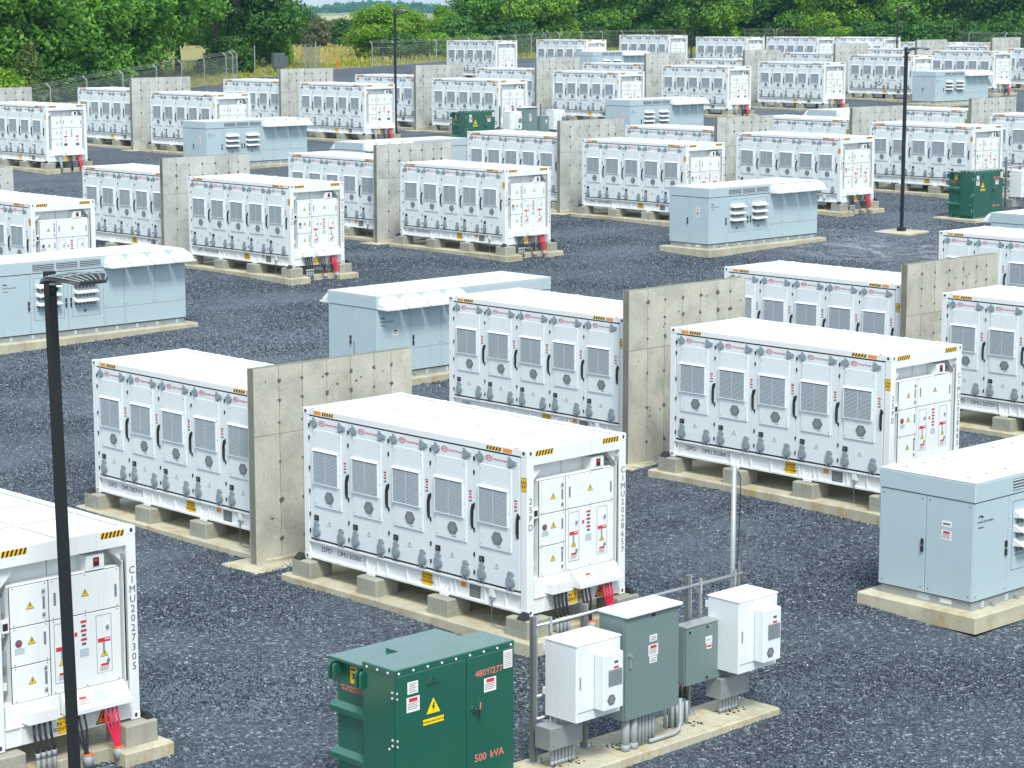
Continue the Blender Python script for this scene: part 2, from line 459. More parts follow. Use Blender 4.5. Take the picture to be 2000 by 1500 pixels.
TXT = {}
def text_mesh(txt, size, key, align='CENTER', space=1.0, line=1.0):
    k = (txt, size, key, align, space, line)
    if k in TXT: return TXT[k]
    cu = bpy.data.curves.new('lettering', 'FONT')
    cu.body = txt; cu.size = size; cu.align_x = align; cu.align_y = 'CENTER'
    cu.space_character = space; cu.space_line = line
    cu.resolution_u = 2; cu.extrude = .0015
    o = bpy.data.objects.new('lettering', cu)
    COL.objects.link(o)
    dg = bpy.context.evaluated_depsgraph_get()
    me = bpy.data.meshes.new_from_object(o.evaluated_get(dg))
    me.name = 'lettering'
    me.materials.clear(); me.materials.append(M[key])
    bpy.data.objects.remove(o); bpy.data.curves.remove(cu)
    TXT[k] = me
    return me

RY = (math.pi / 2, 0, 0)                  # lettering that faces -y
RX = (math.pi / 2, 0, math.pi / 2)        # lettering that faces +x

def text_y(parent, txt, size, key, x, y, z, name='lettering', **k):
    return link(name, text_mesh(txt, size, key, **k), parent, (x, y - .002, z), RY)
def text_x(parent, txt, size, key, x, y, z, name='lettering', **k):
    return link(name, text_mesh(txt, size, key, **k), parent, (x + .002, y, z), RX)

def sticker(b, face, pos, u0, u1, z0, z1, key, t=.003):
    """thin plate on a -y or +x face whose plane is at pos"""
    if face == 'y': b.box(u0, u1, pos - t, pos + .001, z0, z1, key)
    else: b.box(pos - .001, pos + t, u0, u1, z0, z1, key)

def warn_tri(b, face, pos, u, z, s, key='sunyellow', border='ink', bolt='ink'):
    h = s * .87
    tri = lambda k: [(u - s / 2 * k, z - h / 3 * k), (u + s / 2 * k, z - h / 3 * k), (u, z + h * 2 / 3 * k)]
    bl = [(u + .02 * s, z + .36 * s), (u - .12 * s, z + .02 * s), (u - .01 * s, z + .04 * s), (u - .07 * s, z - .2 * s), (u + .12 * s, z + .1 * s), (u + .02 * s, z + .08 * s), (u + .10 * s, z + .3 * s)]
    ax = face
    def ex(pts, t, k):
        if face == 'y': b.prism(pts, 'y', pos - t, pos + .001, k)
        else: b.prism(pts, 'x', pos - .001, pos + t, k)
    ex(tri(1.0), .003, border); ex(tri(.8), .0045, key); ex(bl, .006, bolt)

def danger_plate(b, face, pos, u, z, w, h, lines=4, head='red'):
    sticker(b, face, pos, u - w / 2, u + w / 2, z - h / 2, z + h / 2, 'paper', .003)
    sticker(b, face, pos, u - w * .32, u + w * .34, z + h * .17, z + h * .43, head, .0045)
    for i in range(lines):
        zz = z + h * .08 - i * h * .5 / lines
        sticker(b, face, pos, u - w * .42, u + w * (.42 - .13 * (i % 2)), zz - h * .03, zz + h * .012, 'gink', .0045)

# ------------------------------------------------------------------ terrain
KN = np.array(KERN)
GB = -0.47
def plane(x, y):
    P = -0.02805 * x + 0.01563 * y
    return np.where(P < 4.6, P, 4.6 + 1.5 * (1 - np.exp(-(np.maximum(P, 4.6) - 4.6) / 1.5)))
def ground(x, y):
    d2 = (KN[:, 0] - x) ** 2 + (KN[:, 1] - y) ** 2
    w = np.exp(-d2 / 22.0)
    return float(plane(x, y)) + GB + float(w @ KN[:, 2]) / (float(w.sum()) + .04)
def ground_far(x, y):
    z = ground(x, y)
    d = math.hypot(x - 33, y + 26)
    if d > 330:                       # beyond the field the land dips into a shallow valley, then rises to a ridge
        t = min(1, (d - 330) / 120)
        z = z * (1 - t) + float(np.interp(d, [330, 450, 750, 1400, 1700, 2000, 2500, 3200, 4000], [4.4, 4.4, -3, -7.5, -6, -2.2, 1.6, -2.5, -4])) * t
        if d > 2300:
            k = ((x - 33) * .692 + (y + 26) * .722) / max(1, -(x - 33) * .7126 + (y + 26) * .6828)
            z += 9.5 * math.exp(-((k + .057) / .030) ** 2) * min(1, (d - 2300) / 500)
    return z

def sheet(name, xs, ys, zf, key, mask=None, kind='structure'):
    v = [(x, y, zf(x, y)) for y in ys for x in xs]
    nx = len(xs)
    f = []
    for j in range(len(ys) - 1):
        for i in range(nx - 1):
            if mask is None or mask((xs[i] + xs[i + 1]) / 2, (ys[j] + ys[j + 1]) / 2):
                a = j * nx + i
                f.append((a, a + 1, a + nx + 1, a + nx))
    me = bpy.data.meshes.new(name); me.from_pydata(v, [], f)
    me.materials.append(M[key])
    me.polygons.foreach_set('use_smooth', [True] * len(f))
    bm = bmesh.new(); bm.from_mesh(me)
    bmesh.ops.delete(bm, geom=[q for q in bm.verts if not q.link_faces], context='VERTS')
    bm.to_mesh(me); bm.free()
    o = link(name, me)
    o['kind'] = kind
    return o

def graded(lo, hi, core0, core1, step):
    out = list(np.arange(core0, core1 + .01, step))
    s, x = step, out[-1]
    while x < hi:
        s *= 1.25; x += s; out.append(x)
    s, x = step, out[0]; pre = []
    while x > lo:
        s *= 1.25; x -= s; pre.append(x)
    return pre[::-1] + out

YARD = [(-75, 20), (-104, 58), (-116.1, 78), (-121.4, 86.8), (-127.6, 95.1), (-128.2, 100.4), (-134, 108), (-135.9, 111.6), (-139.8, 122.6),
        (-146.2, 135.9), (-147, 150), (-148, 176), (-140, 196), (-100, 215), (-30, 215), (60, 150), (80, -10), (60, -60), (-20, -60), (-60, -10)]
def inside(x, y, poly):
    c = False
    for i in range(len(poly)):
        x0, y0 = poly[i]; x1, y1 = poly[i - 1]
        if (y0 > y) != (y1 > y) and x < (x1 - x0) * (y - y0) / (y1 - y0) + x0:
            c = not c
    return c

sheet('ground', graded(-2500, 500, -210, 70, 3.5), graded(-500, 2500, -60, 260, 3.5), lambda x, y: ground_far(x, y) - .06, 'ground')

def yard_sheet():
    bm = bmesh.new()
    xs = np.arange(-150, 82, 1.5); ys = np.arange(-62, 218, 1.5)
    idx = {}
    for i, x in enumerate(xs):
        for j, y in enumerate(ys):
            if inside(x, y, YARD):
                idx[(i, j)] = bm.verts.new((x, y, ground(x, y) + .025 + .012 * math.sin(x * .9 + math.sin(y * .7) * 2)))
    for (i, j), a in idx.items():
        q = [(i, j), (i + 1, j), (i + 1, j + 1), (i, j + 1)]
        if all(k in idx for k in q):
            bm.faces.new([idx[k] for k in q])
    me = bpy.data.meshes.new('gravel_yard'); bm.to_mesh(me); bm.free()
    me.materials.append(M['gravel'])
    me.polygons.foreach_set('use_smooth', [True] * len(me.polygons))
    o = link('gravel_yard', me); o['kind'] = 'structure'
    return o
yard_sheet()
def gz(x, y):
    return ground(x, y)

# loose stones standing proud of the gravel sheet, where the yard is close enough to tell them apart
def stone_field(name, r0, r1, density, size, seed):
    bm = bmesh.new(); idx = {}; step = 1.5
    cx, cy = 33.2417, -26.4047
    xs = np.arange(-110, 42, step); ys = np.arange(-40, 125, step)
    def vert(i, j):
        if (i, j) not in idx: idx[(i, j)] = bm.verts.new((xs[i], ys[j], ground(xs[i], ys[j]) + .03))
        return idx[(i, j)]
    for i in range(len(xs) - 1):
        for j in range(len(ys) - 1):
            x, y = xs[i] + .75, ys[j] + .75
            vx, vy = x - cx, y - cy; d = math.hypot(vx, vy)
            f = -vx * .722 + vy * .692; r = vx * .692 + vy * .722
            if r0 <= d < r1 and f > 0 and abs(r / f) < .262 and inside(x, y, YARD):
                bm.faces.new((vert(i, j), vert(i + 1, j), vert(i + 1, j + 1), vert(i, j + 1)))
    me = bpy.data.meshes.new(name); bm.to_mesh(me); bm.free()
    o = link(name, me); o['kind'] = 'stuff'; o['label'] = 'dark crushed stone with pale chips covering the yard'; o['category'] = 'gravel'
    ng = bpy.data.node_groups.new(name, 'GeometryNodeTree')
    ng.interface.new_socket('Geometry', in_out='INPUT', socket_type='NodeSocketGeometry')
    ng.interface.new_socket('Geometry', in_out='OUTPUT', socket_type='NodeSocketGeometry')
    N, K = ng.nodes, ng.links
    gi, go = N.new('NodeGroupInput'), N.new('NodeGroupOutput')
    dp = N.new('GeometryNodeDistributePointsOnFaces'); dp.inputs['Density'].default_value = density; dp.inputs['Seed'].default_value = seed
    # thinner cover along the worn wheel tracks
    ps = N.new('GeometryNodeInputPosition'); vm = N.new('ShaderNodeVectorMath'); vm.operation = 'MULTIPLY'; vm.inputs[1].default_value = (1, .22, 1)
    tn = N.new('ShaderNodeTexNoise'); tn.inputs['Scale'].default_value = .42; tn.inputs['Detail'].default_value = 4; tn.inputs['Roughness'].default_value = .55
    mr = N.new('ShaderNodeMapRange'); mr.inputs[1].default_value = .38; mr.inputs[2].default_value = .54; mr.inputs[3].default_value = density * .5; mr.inputs[4].default_value = density
    K.new(ps.outputs[0], vm.inputs[0]); K.new(vm.outputs[0], tn.inputs['Vector']); K.new(tn.outputs[0], mr.inputs[0])
    ds = N.new('ShaderNodeVectorMath'); ds.operation = 'DISTANCE'; ds.inputs[1].default_value = (-22.2, 46.6, 1.0)
    m2 = N.new('ShaderNodeMapRange'); m2.inputs[1].default_value = 2.2; m2.inputs[2].default_value = 5.2; m2.inputs[3].default_value = .12
    mm = N.new('ShaderNodeMath'); mm.operation = 'MULTIPLY'
    K.new(ps.outputs[0], ds.inputs[0]); K.new(ds.outputs['Value'], m2.inputs[0]); K.new(mr.outputs[0], mm.inputs[0]); K.new(m2.outputs[0], mm.inputs[1]); K.new(mm.outputs[0], dp.inputs['Density'])
    ic = N.new('GeometryNodeMeshIcoSphere'); ic.inputs['Radius'].default_value = 1.0; ic.inputs['Subdivisions'].default_value = 1
    sm = N.new('GeometryNodeSetMaterial'); sm.inputs['Material'].default_value = M['stone']
    ip = N.new('GeometryNodeInstanceOnPoints')
    rs = N.new('FunctionNodeRandomValue'); rs.data_type = 'FLOAT_VECTOR'
    rs.inputs[0].default_value = (size * .55, size * .55, size * .5); rs.inputs[1].default_value = (size * 1.35, size * 1.2, size * 1.0)
    rr = N.new('FunctionNodeRandomValue'); rr.data_type = 'FLOAT_VECTOR'
    rr.inputs[0].default_value = (-.6, -.6, 0); rr.inputs[1].default_value = (.6, .6, 6.28); rr.inputs['Seed'].default_value = 5
    K.new(gi.outputs[0], dp.inputs[0]); K.new(dp.outputs['Points'], ip.inputs['Points'])
    K.new(ic.outputs[0], sm.inputs['Geometry']); K.new(sm.outputs[0], ip.inputs['Instance'])
    K.new(rs.outputs[0], ip.inputs['Scale']); K.new(rr.outputs[0], ip.inputs['Rotation']); K.new(ip.outputs[0], go.inputs[0])
    md = o.modifiers.new('stones', 'NODES'); md.node_group = ng
    return o
stone_field('gravel', 20, 62, 300, .0165, 1)
stone_field('gravel', 62, 112, 125, .022, 2)

# ------------------------------------------------------------------ battery containers
L, W, H = 6.058, 2.438, 2.896
DW, DH, DX0, DZ0 = 1.128, 2.315, 0.19, 0.43

def circ(cx, cz, r, n=14, a0=0.0, sx=1.0):
    return [(cx + sx * r * math.cos(a0 + 2 * math.pi * k / n), cz + r * math.sin(a0 + 2 * math.pi * k / n)) for k in range(n)]

def port_low(b, cx, cz, y=0.0):
    """bottle-shaped grey cover of a coolant port: round body, neck with lugs"""
    b.prism(circ(cx, cz, .105, 16), 'y', y - .035, y, 'grey')
    b.prism(circ(cx, cz, .082, 16), 'y', y - .045, y - .03, 'grey')
    b.prism([(cx - .075, cz + .07), (cx + .075, cz + .07), (cx + .042, cz + .14), (cx + .042, cz + .185), (cx - .042, cz + .185), (cx - .042, cz + .14)], 'y', y - .033, y, 'grey')
    for s in (-1, 1):
        b.box(cx + s * .055 - .02, cx + s * .055 + .02, y - .03, y, cz + .12, cz + .15, 'grey')
        b.box(cx + s * .05 - .018, cx + s * .05 + .018, y - .032, y, cz - .145, cz - .085, 'grey')

def port_top(b, cx, cz, flip, y=0.0):
    b.prism(circ(cx, cz, .072, 14), 'y', y - .035, y, 'grey')
    b.prism([(cx + flip * .05, cz + .045), (cx + flip * .13, cz + .03), (cx + flip * .13, cz - .03), (cx + flip * .05, cz - .045)], 'y', y - .03, y, 'grey')
    for s in (-1, 1):
        b.box(cx - .055, cx - .015, y - .028, y, cz + s * .075 - .02, cz + s * .075 + .02, 'grey')

def door_body(far):
    b = MB()
    b.box(0, DW, 0, .04, 0, DH, 'door')
    b.cbox(.15, .945, -.022, .001, DH - 1.68, DH - .215, 'door', .008)
    for v in (.16, .40, .98, 1.42, 1.86, 2.18):                   # hinges
        b.box(-.012, .016, -.016, .01, DH - v - .035, DH - v + .035, 'black')
    b.box(DW + .001, DW + .012, .012, .03, 0, DH, 'white')       # pale sealing strip between doors
    for v in (.30, 1.0, 1.63):
        for x in (.19, .90):
            b.box(x - .01, x + .01, -.025, -.021, DH - v - .01, DH - v + .01, 'grey')
    if far:
        port_low(b, .20, DH - 2.17); port_low(b, .92, DH - 2.19)
        port_top(b, .18, DH - .10, -1); port_top(b, .93, DH - .10, 1)
        b.box(.135, .245, -.02, 0, DH - 1.955, DH - 1.865, 'black')
        b.prism([(.32 + .08 * math.cos(a) + .05, DH - .10 + .045 * math.sin(a)) for a in np.linspace(0, 2 * math.pi, 13)[:-1]], 'y', -.002, 0, 'paper')
        b.box(.49, .80, -.002, 0, DH - .115, DH - .09, 'logo')
        for k, c in ((0, 'red'), (.09, 'red'), (.15, 'gink')):
            b.box(1.0, 1.07, -.003, 0, DH - .79 - k, DH - .765 - k, c)
        warn_tri(b, 'y', 0, .56, DH - 1.99, .11, 'paper', 'gink', 'gink')
    return b.mesh('door')

def vent_body():
    b = MB()
    x0, x1, z0, z1, y = .14, .885, DH - 1.25, DH - .62, -.020
    b.box(x0 + .02, x1 - .02, y - .008, y, z0 + .02, z1 - .02, 'ventdark')
    n = 21
    for k in range(n):
        z = z0 + .035 + (z1 - z0 - .085) * k / (n - 1)
        b.hexa([(x0 + .02, y - .03, z - .002), (x1 - .02, y - .03, z - .002), (x1 - .02, y - .004, z + .0085), (x0 + .02, y - .004, z + .0085),
                (x0 + .02, y - .03, z + .010), (x1 - .02, y - .03, z + .010), (x1 - .02, y - .004, z + .020), (x0 + .02, y - .004, z + .020)], 'slat')
    for a, c, e, f in ((x0, x1, z0, z0 + .022), (x0, x1, z1 - .012, z1), (x0, x0 + .022, z0 + .022, z1 - .012), (x1 - .022, x1, z0 + .022, z1 - .012)):
        b.box(a, c, y - .034, y + .002, e, f, 'door')
    b.box((x0 + x1) / 2 - .008, (x0 + x1) / 2 + .008, y - .033, y, z0 + .022, z1 - .012, 'slat')
    b.hexa([(x0 - .01, y - .042, z1 - .002), (x1 + .01, y - .042, z1 - .002), (x1 + .01, y, z1 + .03), (x0 - .01, y, z1 + .03),
            (x0 - .01, y - .042, z1 + .004), (x1 + .01, y - .042, z1 + .004), (x1 + .01, y, z1 + .04), (x0 - .01, y, z1 + .04)], 'door')
    return b.mesh('vent_grille')

def fan_body():
    b = MB()
    c = [(.60 + .135 * math.cos(k * math.pi / 3), DH - 1.475 + .125 * math.sin(k * math.pi / 3)) for k in range(6)]
    b.prism(c, 'y', -.034, -.021, 'fan')
    b.prism(circ(.60, DH - 1.475, .085, 14), 'y', -.038, -.033, 'fanhub')
    for k in range(-3, 4):
        w = .125 - abs(k) * .016
        b.box(.60 - w, .60 + w, -.0375, -.0335, DH - 1.475 + k * .03 - .003, DH - 1.475 + k * .03 + .003, 'grey')
    b.box(.585, .69, -.0245, -.021, DH - 1.632, DH - 1.622, 'gink')
    return b.mesh('fan_cover')

def handle_body():
    b = MB()
    b.prism([(0, DH - 1.40), (-.03, DH - 1.37), (-.045, DH - 1.30), (-.045, DH - 1.08), (-.03, DH - 1.01), (0, DH - .98)], 'x', 1.078, 1.104, 'black')
    b.box(1.068, 1.112, -.010, .001, DH - 1.41, DH - .97, 'black')
    b.box(1.10, 1.135, -.03, .005, DH - 1.06, DH - 1.0, 'black')
    return b.mesh('handle')

def low_body(x, z):
    b = MB(); port_low(b, x, z); return b.mesh('port_cover')
def top_body(x, z, f):
    b = MB(); port_top(b, x, z, f); return b.mesh('port_cover')

def emblem_body():
    b = MB()
    cx, cz = .37, DH - .098
    o = [(cx + .085 * math.cos(a), cz + .052 * math.sin(a)) for a in np.linspace(0, 2 * math.pi, 25)[:-1]]
    i = [(cx + .072 * math.cos(a), cz + .040 * math.sin(a)) for a in np.linspace(0, 2 * math.pi, 25)[:-1]]
    for k in range(24):
        j = (k + 1) % 24
        b.hexa([(o[k][0], -.001, o[k][1]), (o[j][0], -.001, o[j][1]), (i[j][0], -.001, i[j][1]), (i[k][0], -.001, i[k][1]),
                (o[k][0], -.003, o[k][1]), (o[j][0], -.003, o[j][1]), (i[j][0], -.003, i[j][1]), (i[k][0], -.003, i[k][1])], 'logo')
    b.box(.468, .471, -.003, 0, DH - .14, DH - .06, 'logo')
    return b.mesh('logo')

def sticker_body(extra):
    b = MB()
    u0, u1 = 1.0, 1.07
    z = DH - .74
    if extra:
        sticker(b, 'y', 0, u0, u1, z + .012, z + .03, 'gink')
    sticker(b, 'y', 0, u0, u1, z - .03, z, 'red')
    for k in range(2): sticker(b, 'y', 0, u0 + .01 + .03 * k, u0 + .028 + .03 * k, z - .085, z - .05, 'gink')
    sticker(b, 'y', 0, u0, u1, z - .135, z - .105, 'red')
    b.prism([(u0, z - .20), (u0 + .035, z - .20), (u0 + .018, z - .16)], 'y', -.003, 0, 'ink')
    sticker(b, 'y', 0, u0 + .04, u1, z - .195, z - .165, 'gink')
    return b.mesh('warning_sticker')
def tri_body():
    b = MB(); warn_tri(b, 'y', 0, .56, DH - 1.99, .115, 'paper', 'gink', 'gink'); return b.mesh('warning_triangle')

def display_body():
    b = MB()
    b.box(.135, .25, -.022, .001, DH - 1.96, DH - 1.86, 'black')
    b.box(.15, .215, -.025, -.02, DH - 1.935, DH - 1.88, 'gink')
    return b.mesh('keypad')

def frame_body():
    b = MB()
    p = .17
    for x in (0, L - p):
        for y in (0, W - p):
            b.cbox(x + .004, x + p - .004, y + .004, y + p - .004, .11, H - .12, 'white', .01)
    for x in (0, L - .178):                                             # corner castings with their slots
        for y in (0, W - .162):
            for z in (0, H - .118):
                b.cbox(x, x + .178, y, y + .162, z, z + .118, 'white', .012)
                b.prism(circ(x + .089, z + .059, .034, 8, sx=.62 if z == 0 else 1), 'y', y - .001, y + .01, 'gap')
                b.prism([(y + .081 + .026 * math.cos(k * .785), z + .059 + .036 * math.sin(k * .785)) for k in range(8)], 'x', x + .168, x + .179, 'gap')
                if z > 0: b.prism([(x + .089 + .05 * math.cos(k * .785), y + .081 + .03 * math.sin(k * .785)) for k in range(8)], 'z', H - .004, H + .001, 'steel')
    b.box(.178, L - .178, .006, .12, H - .116, H - .008, 'white')       # top rails
    b.box(.178, L - .178, W - .12, W - .006, H - .116, H - .008, 'white')
    b.box(L - .13, L - .006, .162, W - .162, H - .27, H - .008, 'white')
    b.box(.006, .10, .162, W - .162, H - .16, H - .008, 'white')
    b.box(.17, L - .17, .047, .08, .385, H - .12, 'gap')                # dark seal behind the doors
    b.box(.17, L - .62, .08, W - .02, .12, H - .09, 'white')            # body
    b.box(.03, .17, .17, W - .17, .12, H - .16, 'white')
    b.box(.172, L - .172, -.012, .09, .352, .384, 'white')              # sill ledge
    b.box(.178, L - .178, .05, .09, .07, .351, 'white')                 # web of bottom rail
    b.box(.178, L - .178, .008, .12, .03, .069, 'white')                # lower flange
    for x in (2.36, 2.92, 3.70, 4.22, 4.98, 5.50):
        b.box(x - .012, x + .012, .014, .052, .07, .351, 'white')
    for x in (1.95, 3.95):
        b.box(x - .16, x - .145, .012, .05, .07, .351, 'white'); b.box(x + .145, x + .16, .012, .05, .07, .351, 'white')
        b.box(x - .10, x + .10, -.03, .02, -.002, .055, 'white')
        for s in (-.06, .06): b.tube([(x + s, -.02, .05), (x + s, .03, .17)], .016, 'white', 5)
    for x in (.42, .95, 1.62, 2.52, 3.08, 3.84, 4.36, 5.06, 5.62):  # lashing rings
        b.tube([(x - .05, .045, .10), (x - .05, .0, .10), (x - .045, -.015, .065), (x + .045, -.015, .065), (x + .05, .0, .10), (x + .05, .045, .10)], .008, 'white', 4)
    # end frame
    b.box(L - .11, L - .012, .17, W - .17, .03, .31, 'white')
    for k in range(5):
        y = .42 + k * .39
        b.box(L - .012, L + .006, y - .012, y + .012, .04, .30, 'white')
    b.box(L - .03, L + .012, .17, W - .17, .30, .322, 'white')
    b.box(L - .36, L - .30, .17, W - .17, .33, H - .12, 'white')        # recessed wall behind the end cabinets
    b.box(L - .303, L - .296, 1.10, 1.112, 2.3, H - .2, 'grey')
    b.box(L - .36, L - .13, .165, .18, .31, H - .12, 'white'); b.box(L - .36, L - .13, W - .18, W - .165, .31, H - .12, 'white')
    b.prism([(.17, H - .27), (.52, H - .27), (.17, H - .62)], 'x', L - .12, L - .09, 'white')
    b.prism([(W - .17, H - .27), (W - .50, H - .27), (W - .17, H - .60)], 'x', L - .12, L - .09, 'white')
    b.tube([(L - .06, W - .47, H - .29), (L - .06, W - .19, H - .57)], .022, 'steel', 5)
    b.box(L - .295, L - .02, W - .23, W - .2, .45, 2.4, 'white')
    b.box(L - .13, L - .02, W - .222, W - .19, .6, 2.5, 'steel')
    return b.mesh('frame')

def roof_body():
    b = MB()
    n = 5
    b.box(.18, L - .135, .122, W - .122, H - .09, H - .044, 'roofw')
    x0, x1 = .19, L - .14
    for k in range(n):
        a = x0 + (x1 - x0) * k / n; c = x0 + (x1 - x0) * (k + 1) / n
        for y0, y1 in ((.13, W * .5 - .006), (W * .5 + .006, W - .13)):
            b.box(a + .006, c - .006, y0, y1, H - .044, H - .034, 'roofw')
    for k in range(4):
        x = x0 + (x1 - x0) * (k + 1) / n
        b.box(x - .012, x + .012, .14, W - .14, H - .033, H - .026, 'seam')
        for y in (.30, W * .5 + .02, W - .22):
            b.box(x - .12, x + .12, y - .03, y + .03, H - .034, H - .012, 'roofw')
            b.box(x - .015, x + .015, y - .05, y + .05, H - .034, H - .004, 'white')
            for s in (-.09, .09): b.box(x + s - .012, x + s + .012, y - .015, y + .012, H - .012, H + .004, 'steel')
    b.box(x0, x1, W * .5 - .012, W * .5 + .012, H - .0335, H - .0265, 'seam')
    b.box(x0, x1, W - .142, W - .126, H - .0345, H - .0275, 'seam')
    for k in range(7):
        x = .55 + k * .82
        b.box(x - .035, x + .035, W - .115, W - .05, H - .008, H + .012, 'white')
    for x in (.26, L - .30):
        b.box(x - .03, x + .03, .02, .07, H - .008, H + .006, 'steel')
    return b.mesh('roof')

def hazard_bodies():
    out = []
    def stripes_y(x0, x1):
        b = MB()
        z0, z1 = H - .098, H - .032
        sticker(b, 'y', .006, x0, x1, z0, z1, 'yellow', .002)
        n = 5; w = (x1 - x0) / n
        for k in range(n):
            a = x0 + k * w
            b.prism([(a, z0), (a + w * .5, z0), (a + w, z1), (a + w * .5, z1)], 'y', .0025, .0055, 'ink')
        out.append(('hazard_stripe', b.mesh('hazard_stripe')))
    def stripes_x(y0, y1):
        b = MB()
        z0, z1 = H - .118, H - .03
        sticker(b, 'x', L - .006, y0, y1, z0, z1, 'yellow', .002)
        n = 6; w = (y1 - y0) / n
        for k in range(n):
            a = y0 + k * w
            b.prism([(a, z0), (a + w * .5, z0), (a + w, z1), (a + w * .5, z1)], 'x', L - .005, L - .0025, 'ink')
        out.append(('hazard_stripe', b.mesh('hazard_stripe')))
    stripes_y(.56, .90); stripes_y(L - 1.02, L - .64)
    for u0, u1 in ((.33, .53), (L - .60, L - .38)):
        b = MB(); sticker(b, 'y', .006, u0, u1, H - .098, H - .032, 'orange', .003); out.append(('orange_label', b.mesh('orange_label')))
    stripes_x(.20, .62); stripes_x(W - .60, W - .20)
    return out

def caution_body():
    b = MB()
    sticker(b, 'y', .05, 3.30, 3.58, .085, .345, 'yellow', .004)
    return b.mesh('caution_label')

def height_body():
    b = MB()
    sticker(b, 'y', .004, L - .145, L - .02, 2.18, 2.42, 'ink', .002)
    sticker(b, 'y', .004, L - .138, L - .027, 2.19, 2.41, 'yellow', .004)
    return b.mesh('height_label')

def plate_body():
    b = MB()
    sticker(b, 'y', .05, 4.56, 4.84, .09, .31, 'dsteel', .004)
    for k in range(5): sticker(b, 'y', .05, 4.60, 4.80 - .05 * (k % 2), .125 + .035 * k, .135 + .035 * k, 'steel', .006)
    return b.mesh('data_plate')

def socket_body():
    b = MB()
    b.box(5.14, 5.24, -.02, .05, .20, .34, 'white'); b.box(5.15, 5.23, -.035, .0, .16, .22, 'grey')
    b.tube([(5.19, -.01, .17), (5.19, -.02, -.18), (5.22, -.03, -.28), (5.32, -.02, -.31), (5.55, .02, -.31)], .009, 'gink', 5)
    return b.mesh('ground_wire')

XP = L - .045       # plane of the end cabinet doors
def end_panel(y0, y1, z0, z1):
    b = MB()
    b.cbox(XP - .017, XP, y0 + .008, y1 - .008, z0 + .008, z1 - .008, 'white', .005)
    nh = max(2, int((y1 - y0) / .35))
    for k in range(nh):
        y = y0 + .06 + (y1 - y0 - .12) * k / (nh - 1)
        for z in (z0 + .03, z1 - .03): b.box(XP - .001, XP + .004, y - .008, y + .008, z - .008, z + .008, 'gink')
    return b
def latch(b, y, z, s=1):
    b.box(XP - .001, XP + .02, y - .018, y + .018, z - .018, z + .018, 'grey')
    b.box(XP + .018, XP + .026, y - .032, y + .012, z - .03, z - .012, 'gink')
def slotlabel(b, y, z):
    sticker(b, 'x', XP, y - .02, y + .02, z - .095, z + .095, 'grey', .004)
    for k in range(5): sticker(b, 'x', XP, y - .014, y + .014, z - .075 + .034 * k, z - .06 + .034 * k, 'gink', .006)

